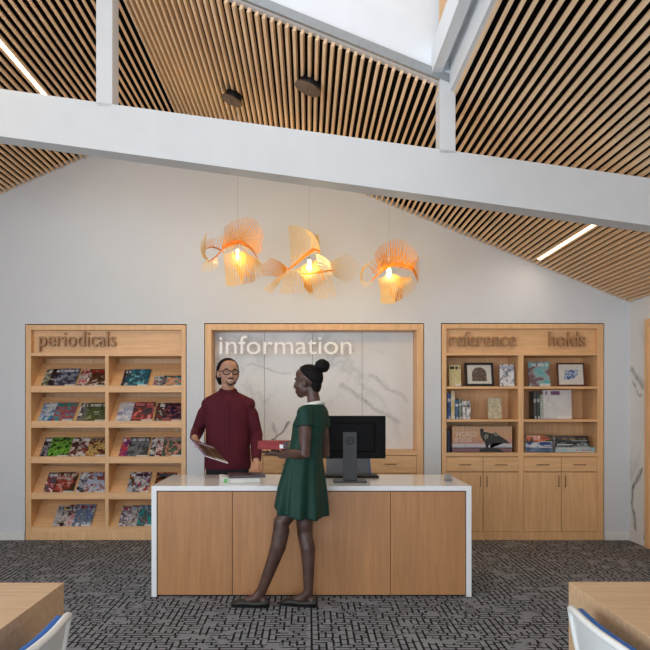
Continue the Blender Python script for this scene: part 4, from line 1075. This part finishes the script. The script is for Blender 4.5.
hy_ = Vector((-.05, -.80, -.50)).normalized(); hz_ = Vector((.0, -.5, .8)); hx_ = hy_.cross(hz_).normalized(); hz_ = hx_.cross(hy_)
add_hand(m, wrR, Matrix((hx_, hy_, hz_)).transposed(), .95, (-.12, .0, .0, .05), .05, (.5, .1), -1)
for sx in (1, -1):
    hp = Vector((cx0 + sx * .085, MYc, .84)); kn = Vector((cx0 + sx * .10, MYc - .005, .46)); an = Vector((cx0 + sx * .105, MYc + .02, .08))
    m.tube([hp, (hp + kn) / 2, kn, (kn + an) / 2, an], [.085, .07, .055, .05, .038], 14, round_ends=True)
    m.tube([an + Vector((0, .03, -.03)), an + Vector((sx * .01, -.06, -.04)), an + Vector((sx * .02, -.15, -.05))], [.035, .034, .025], 12, round_ends=True)
remeshed('body', m, .0042, 2, SK1, man)
SHIRT = cloth('maroon_shirt', (84, 27, 39))
m = MB()
loft(m, [tsec(.795, .192, .128), tsec(.84, .196, .132), tsec(.95, .190, .13), tsec(1.1, .182, .128), tsec(1.25, .192, .132), tsec(1.32, .205, .122), tsec(1.365, .205, .108), tsec(1.395, .185, .095), tsec(1.42, .135, .082), tsec(1.445, .085, .074), tsec(1.462, .068, .066)], 48,
     lambda i, an: .018 * math.sin(5 * an + i) * (1 if i < 4 else .3))
for a, b, c, k in ((shL, elL, wrL, -1), (shR, elR, wrR, 1)):
    w_ = c + (b - c).normalized() * .012
    m.tube([a + Vector((-k * .03, 0, .005)), a + (b - a) * .35, a + (b - a) * .75, b, b + (w_ - b) * .5, w_], [.06, .061, .056, .055, .05, .041], 16, round_ends=False)
    m.ell(a, (.058, .07, .058)); m.ell(b, (.054, .055, .054))
sh = remeshed('shirt', m, .006, 3, SHIRT, man)
# collar and placket
m = MB(); cr_ = []
for i in range(25):
    an = 2 * PI * i / 24; p = nk + Vector((math.cos(an) * .066, math.sin(an) * .066 + .004, -.004 + .018 * math.sin(an)))
    cr_.append(p)
m.tube(cr_, .014, 10)
for sx in (1, -1):
    a = nk + mtor @ Vector((sx * .012, .075, -.035)); b = nk + mtor @ Vector((sx * .06, .03, .012)); c = nk + mtor @ Vector((sx * .045, .088, -.058))
    m.tube([b, (a + b) / 2 + mtor @ Vector((0, .012, 0)), a], [.016, .018, .010], 8); m.tube([(a + b) / 2, c], [.016, .006], 8)
m.build('collar', SHIRT, sh, True)
m = MB()
for i in range(12):
    z = 1.34 - i * .045
    m.box(-.014, .014, .0, .006, -.022, .024, .002, mat=Matrix.Translation(Vector((cx0, MYc, z)) + mtor @ Vector((0, .118 if z > 1.3 else .130, 0))) @ mtor.to_4x4())
m.build('placket', SHIRT, sh)
TRO = cloth('charcoal_trousers', (38, 38, 42))
m = MB(); loft(m, [tsec(.76, .178, .116), tsec(.83, .180, .118), tsec(.86, .17, .11)])
for sx in (1, -1):
    hp = Vector((cx0 + sx * .085, MYc, .80)); kn = Vector((cx0 + sx * .10, MYc - .005, .46)); an = Vector((cx0 + sx * .105, MYc + .02, .06))
    m.tube([hp, (hp + kn) / 2, kn, (kn + an) / 2, an], [.098, .088, .072, .066, .06], 16)
remeshed('trousers', m, .007, 3, TRO, man)
for sx in (1, -1):
    a = Vector((cx0 + sx * .105, MYc + .02, .0)); m = MB()
    m.tube([a + Vector((0, .05, .045)), a + Vector((sx * .01, -.06, .045)), a + Vector((sx * .02, -.16, .034))], [.044, .046, .034], 14, round_ends=True); m.box(a.x - .042, a.x + .042 + sx * .012, a.y - .18, a.y + .08, .0, .02, .006)
    remeshed('shoe', m, .006, 2, plain('shoe_black', (24, 22, 22), .4), man)
HAIR = plain('hair_black', (12, 10, 10), .7, var=.3, scale=150, spec=.2)
hair_cap(HC, mf, 1.02 * 1.0, lambda d: sstep(0, .22, d.z - (-.45 + 1.13 * sstep(-.15, .55, d.y) - .36 * d.x * d.x)), 1.055, r=(.0765 * 1.12, .0985, .089)).build('hair', HAIR, man, True)
Q = lambda p: HC + mf @ (Vector((p[0] * 1.1, p[1], p[2])) * 1.02)
m = MB(); m.ell(Q((0, -.085, -.055)), (.05, .03, .06), mf)
for sx in (1, -1): m.tube([Q((sx * .072, -.02, .035)), Q((sx * .075, -.03, -.03)), Q((sx * .054, -.04, -.085))], [.013, .017, .014], 10, round_ends=True)
m.build('hair_back', HAIR, man, True)
eyes(man, HC, mf, 1.02, (30, 20, 16))
m = MB()
for sx in (1, -1): m.tube([Q((sx * .046, .070, .023)), Q((sx * .030, .085, .028)), Q((sx * .012, .088, .024))], [.003, .0045, .003], 8)
m.build('eyebrow', HAIR, man, True)
BEARD = plain('beard_dark', (52, 38, 34), .8)
m = MB(); m.tube([Q((-.030, .070, -.062)), Q((-.016, .091, -.051)), Q((0, .098, -.049)), Q((.016, .091, -.051)), Q((.030, .070, -.062))], [.003, .0045, .005, .0045, .003], 8, round_ends=True)
m.tube([Q((-.031, .068, -.063)), Q((-.029, .070, -.082)), Q((-.016, .080, -.097)), Q((0, .084, -.1)), Q((.016, .080, -.097)), Q((.029, .070, -.082)), Q((.031, .068, -.063))], [.003, .004, .006, .008, .006, .004, .003], 8)
m.build('beard', BEARD, man, True)
m = MB(); m.tube([Q((-.019, .0905, -.067)), Q((0, .0985, -.069)), Q((.019, .0905, -.067))], [.0018, .0027, .0018], 8, round_ends=True); m.build('teeth', plain('teeth_white', (226, 220, 210), .3), man, True)
GL = plain('glasses_black', (22, 18, 17), .3)
g_ = []
m = MB()
for sx in (1, -1):
    ring = [Q((sx * .033 + .027 * math.cos(2 * PI * i / 24), .094 - abs(sx * .033 + .027 * math.cos(2 * PI * i / 24)) * .16, .001 + .0205 * math.sin(2 * PI * i / 24))) for i in range(25)]
    m.tube(ring, .0043, 8)
    m.tube([Q((sx * .060, .085, .008)), Q((sx * .080, .04, .008)), Q((sx * .080, -.005, .006))], .003, 8)
m.tube([Q((-.007, .094, .004)), Q((.007, .094, .004))], .003, 8)
m.build('glasses', GL, man, True)

# magazine he holds out
pp = lambda px, py, y: Vector((X(px, y), y, Z(py, y)))
A, B, C = pp(188.5, 438.5, 5.74), pp(203.5, 455.5, 5.51), pp(228, 463.5, 5.65)
u = (C - B); v = (A - B); w = u.length; h = v.length; u.normalize(); nrm = u.cross(v).normalized(); v = nrm.cross(u)
M4 = Matrix((u, -nrm, v)).transposed().to_4x4(); M4.translation = B
hm = thing('magazine', 'brown and violet magazine held out over the desk by the person in maroon', 'magazine')
hm.matrix_basis = M4
cm = cover('held_cover', [(70, 54, 44), (96, 76, 60), (44, 36, 40), (120, 100, 80)], 2.9, (176, 160, 190), 4)
MB().box(0, w, -.005, -.004, 0, h).build('front_cover', cm, hm, False, True)
MB().box(0.001, w - .001, -.004, .003, 0, h - .001).build('pages', plain('pages_white', (226, 220, 228), .5), hm, False, True)
MB().box(0, w, .003, .004, 0, h).build('back_cover', plain('violet_cover', (70, 52, 120), .35), hm, False, True)
MB().box(.006, .032, -.0056, -.005, .02, h - .02).build('cover_band', plain('violet_band', (150, 130, 178), .35), hm, False, True)

# ---- the woman in front of the desk
WY = 4.77; wx = lambda px, y=WY: X(px, y); wz = lambda py, y=WY: Z(py, y)
SK2 = skin('skin_deep', (66, 44, 36), (92, 64, 54))
wom = thing('person', 'person in a green dress with a hair bun, holding a red book at the desk', 'person', (wx(305), WY, 0))
wt = frame_of((-.79, .61, 0)); wl = wt @ Vector((1, 0, 0)); wf = wt @ Vector((0, 1, 0))
wh = frame_of((-.93, .36, -.03))
WH = Vector((wx(307.5), WY + .03, wz(381.6)))
m = MB(); add_head(m, WH, wh, .93, True)
nb_ = Vector((wx(314.5), WY + .015, wz(405)))
m.tube([WH + wh @ Vector((0, -.03, -.04)), WH + wh @ Vector((0, -.035, -.085)), nb_, nb_ + Vector((0, 0, -.05))], [.042, .040, .046, .07], 16)
def ws(py, px, a, b, y=WY): return (Vector((wx(px), y, wz(py))), wl, wf, a, b)
loft(m, [ws(478, 303.5, .13, .1), ws(460, 304.5, .12, .09), ws(444, 307, .095, .08), ws(424, 311, .10, .08), ws(412, 313, .11, .06), ws(406.5, 314, .08, .05), ws(402, 315, .045, .045)])
sL, eL, hL = Vector((wx(304.8, 4.665), 4.665, wz(413, 4.665))), Vector((wx(305.2, 4.60), 4.60, wz(454, 4.60))), Vector((wx(281, 4.80), 4.80, wz(455, 4.80)))
sR, eR, hR = Vector((wx(320.5, 4.86), 4.86, wz(412.5, 4.86))), Vector((wx(325.5, 4.9), 4.90, wz(454, 4.9))), Vector((-.085, 4.99, 1.005))
for a, b, c in ((sL, eL, hL), (sR, eR, hR)):
    m.tube([a, a + (b - a) * .3, a + (b - a) * .7, b, b + (c - b) * .35, c], [.044, .043, .039, .036, .036, .024], 14, round_ends=True)
hy_ = Vector((-.70, .70, .03)).normalized(); hz_ = Vector((0, 0, -1)); hx_ = hy_.cross(hz_).normalized(); hz_ = hx_.cross(hy_)
add_hand(m, hL, Matrix((hx_, hy_, hz_)).transposed(), .92, (.08, .1, .12, .15), .07, (.9, -.6), 1)
hy_ = Vector((-.95, -.25, .05)).normalized(); hz_ = Vector((0, 0, -1)); hx_ = hy_.cross(hz_).normalized(); hz_ = hx_.cross(hy_)
add_hand(m, hR, Matrix((hx_, hy_, hz_)).transposed(), .92, (.1, .1, .12, .15), .05, (.7, .0), -1)
# legs: her left foot steps forward across the picture, the right carries the weight
hipL, knL, anL = Vector((wx(303), 4.745, .80)), Vector((wx(281.5), 4.735, wz(530, 4.735))), Vector((wx(260.5), 4.765, .085))
hipR, knR, anR = Vector((wx(306.5), 4.84, .83)), Vector((wx(304.5), 4.81, wz(533, 4.81))), Vector((wx(308.5), 4.775, .085))
back_ = Vector((.012, -.01, 0))
m.tube([hipL, hipL * .5 + knL * .5, knL + Vector((0, 0, .05)), knL, knL * .75 + anL * .25 + back_ * 1.2, knL * .5 + anL * .5 + back_, anL], [.068, .058, .055, .056, .052, .043, .031], 16, round_ends=True)
m.tube([hipR, hipR * .5 + knR * .5, knR + Vector((0, 0, .05)), knR, knR * .75 + anR * .25 + back_ * 1.3, knR * .5 + anR * .5 + back_, anR], [.082, .069, .055, .049, .050, .042, .030], 16, round_ends=True)
fL, fR = Vector((-.99, .10, 0)).normalized(), Vector((-.95, .25, 0)).normalized()
for an, f in ((anL, fL), (anR, fR)):
    m.tube([an + Vector((0, 0, .02)), an + f * .03 + Vector((0, 0, -.025)), an + f * .10 + Vector((0, 0, -.050)), an + f * .15 + Vector((0, 0, -.060))], [.031, .033, .027, .018], 12, round_ends=True)
    m.ell(an - f * .022 + Vector((0, 0, -.045)), (.028, .028, .03))
remeshed('body', m, .0042, 2, SK2, wom)
DRESS = cloth('green_dress', (18, 56, 46), .15, 300, .55)
def hem(py, px, a, b, k):
    c, u, v, a, b = ws(py, px, a, b); return (c, u, v + Vector((0, 0, k)), a, b)
secs = [hem(512, 301, .196, .146, .26), hem(510.5, 301, .199, .149, .26), hem(502, 301.5, .194, .146, .23), hem(489, 302, .184, .138, .15), hem(475, 303, .168, .122, .06), ws(460, 304.0, .135, .112), ws(446, 306.0, .108, .104), ws(434, 308.0, .108, .108), ws(424, 309.6, .114, .110), ws(414, 312.6, .125, .086), ws(408.5, 314, .115, .066), ws(404.5, 314.5, .07, .056)]
m = MB(); loft(m, secs, 96, lambda i, an: (.10 * max(0, 1 - i / 7)) * math.sin(8 * an + .6) + (.06 * max(0, 1 - i / 7)) * math.sin(13 * an))
for a, b in ((sL, eL), (sR, eR)):
    q = a + (b - a) * .34
    m.ell(a + Vector((0, 0, .0)), (.052, .052, .05)); m.tube([a + (nb_ - a) * .15, a, q], [.05, .053, .058], 16)
remeshed('dress', m, .0055, 2, DRESS, wom)
m = MB(); cr_ = []
for i in range(33):
    an = 2 * PI * i / 32; p = nb_ + wl * math.cos(an) * .062 + wf * math.sin(an) * .056 + Vector((0, 0, .004 - .012 * math.sin(an)))
    cr_.append(p)
m.tube(cr_, .013, 10, flat=1.2); m.build('collar', plain('collar_white', (222, 220, 212), .7), wom, True)
HAIR2 = plain('hair_dark', (14, 11, 10), .7, var=.35, scale=170, spec=.2)
hair_cap(WH, wh, .93, lambda d: sstep(.0, .4, d.z * 1.1 - d.y * 1.15 - .02 - (0.9 if (abs(d.x) > .8 and d.z < -.1 and d.y > -.15) else 0)), 1.075).build('hair', HAIR2, wom, True)
Q = lambda p: WH + wh @ (Vector(p) * .93)
m = MB(); m.ell(Q((0, -.066, -.022)), (.052, .034, .058), wh); m.build('hair_nape', HAIR2, wom, True)
m = MB(); g = bmesh.ops.create_uvsphere(m.bm, u_segments=40, v_segments=28, radius=1.0)
bc = Vector((wx(322.2), WY + .02, wz(365.8)))
for v in g['verts']:
    d = v.co.normalized(); f = 1 + .05 * math.sin(9 * math.atan2(d.y, d.x) + 6 * d.z) + .03 * math.sin(14 * d.z)
    v.co = bc + Vector((d.x * .050, d.y * .048, d.z * .044)) * f
m.build('hair_bun', HAIR2, wom, True)
MB().tube([bc + Vector((-.03, 0, -.03)), bc + Vector((-.05, 0, -.05))], .028, 14).build('hair_tie', HAIR2, wom, True)
eyes(wom, WH, wh, .93, (24, 16, 14), (190, 182, 176))
m = MB()
for sx in (1, -1): m.tube([Q((sx * .046, .066, .023)), Q((sx * .030, .080, .028)), Q((sx * .014, .084, .024))], [.002, .003, .002], 8)
m.build('eyebrow', HAIR2, wom, True)
SHOE = plain('shoe_olive_black', (34, 33, 30), .45)
for an, f in ((anL, fL), (anR, fR)):
    s_ = Vector((0, 0, 1)).cross(f); M = Matrix((s_, f, Vector((0, 0, 1)))).transposed().to_4x4(); M.translation = Vector((an.x, an.y, 0)); m = MB()
    rs = []
    for (y, hw, z0, z1) in ((-.060, .018, .004, .055), (-.05, .030, .002, .064), (-.01, .034, .002, .052), (.04, .036, .002, .042), (.10, .042, .002, .056), (.15, .041, .002, .050), (.185, .031, .003, .034), (.20, .014, .006, .020)):
        ring = []
        for k in range(16):
            a = 2 * PI * k / 16; ring.append(M @ Vector((hw * math.cos(a), y, (z0 + z1) / 2 + (z1 - z0) / 2 * max(-.8, math.sin(a)))))
        rs.append(ring)
    m.rings(rs); so = m.build('shoe', SHOE, wom, True)
    m = MB(); m.box(-.034, .034, -.055, .19, 0.0, .008, .003, mat=M); m.build('sole', DARKPL, so)

# red book in her hands
rb = thing('book', 'thick red book with a white label held by the person in the green dress', 'book', (X(274.5, 4.9), 4.93, 1.036), (0, 0, R(-8)))
RED = cover('red_cover', [(132, 14, 20), (142, 18, 24), (120, 12, 18), (150, 30, 34)], 7.7, None, 2.5, .6)
L, D, Th = .205, .15, .056
MB().box(-L / 2, L / 2, -D / 2, D / 2, 0, .003, .001).box(-L / 2, L / 2, -D / 2, D / 2, Th - .003, Th, .001).box(-L / 2, L / 2, -D / 2, -D / 2 + .004, .003, Th - .003).build('cover', RED, rb, False, True)
MB().box(-L / 2 + .004, L / 2 - .004, -D / 2 + .004, D / 2 - .005, .003, Th - .003).build('pages', PAPER, rb, False, True)
MB().box(L / 2 - .055, L / 2 - .030, -D / 2 - .0008, -D / 2, .008, .034).build('spine_label', plain('label_white', (226, 224, 220), .5), rb, False, True)
MB().box(L / 2 - .028, L / 2, -D / 2 - .0008, -D / 2, .002, Th - .004).build('spine_band', plain('band_dark', (50, 36, 36), .5), rb, False, True)

# ------------------------------------------------------------------ light: daylight through the windows and roof light, lamps
def area(name, loc, rot, sx, sy, e, col=(1, 1, 1)):
    L = bpy.data.lights.new(name, 'AREA'); L.shape = 'RECTANGLE'; L.size = sx; L.size_y = sy; L.energy = e; L.color = col
    o = bpy.data.objects.new(name, L); COL.objects.link(o); o.location = loc; o.rotation_euler = rot; return o
area('daylight_left', (XL + .02, .4, 1.6), (0, R(-90), 0), 2.1, 3.9, 165, (.76, .88, 1))
area('daylight_rear', (-1.3, Y0 + .02, 1.6), (R(90), 0, 0), 5.3, 2.5, 215, (.82, .905, 1))
area('daylight_roof', (-.15, 3.0, 5.25), (0, 0, 0), 1.9, 2.8, 30, (.93, .96, 1))
wd = bpy.data.worlds.new('World'); scn.world = wd; wd.use_nodes = True
bg = wd.node_tree.nodes['Background']; bg.inputs[0].default_value = (.78, .88, 1, 1); bg.inputs[1].default_value = 1.0

scn.view_settings.view_transform = 'Standard'; scn.view_settings.look = 'None'; scn.view_settings.gamma = 1; scn.view_settings.use_curve_mapping = False
scn.view_settings.exposure = 0.0
scn.cycles.use_denoising = True
scn.cycles.max_bounces = 8; scn.cycles.diffuse_bounces = 5; scn.cycles.sample_clamp_indirect = 4
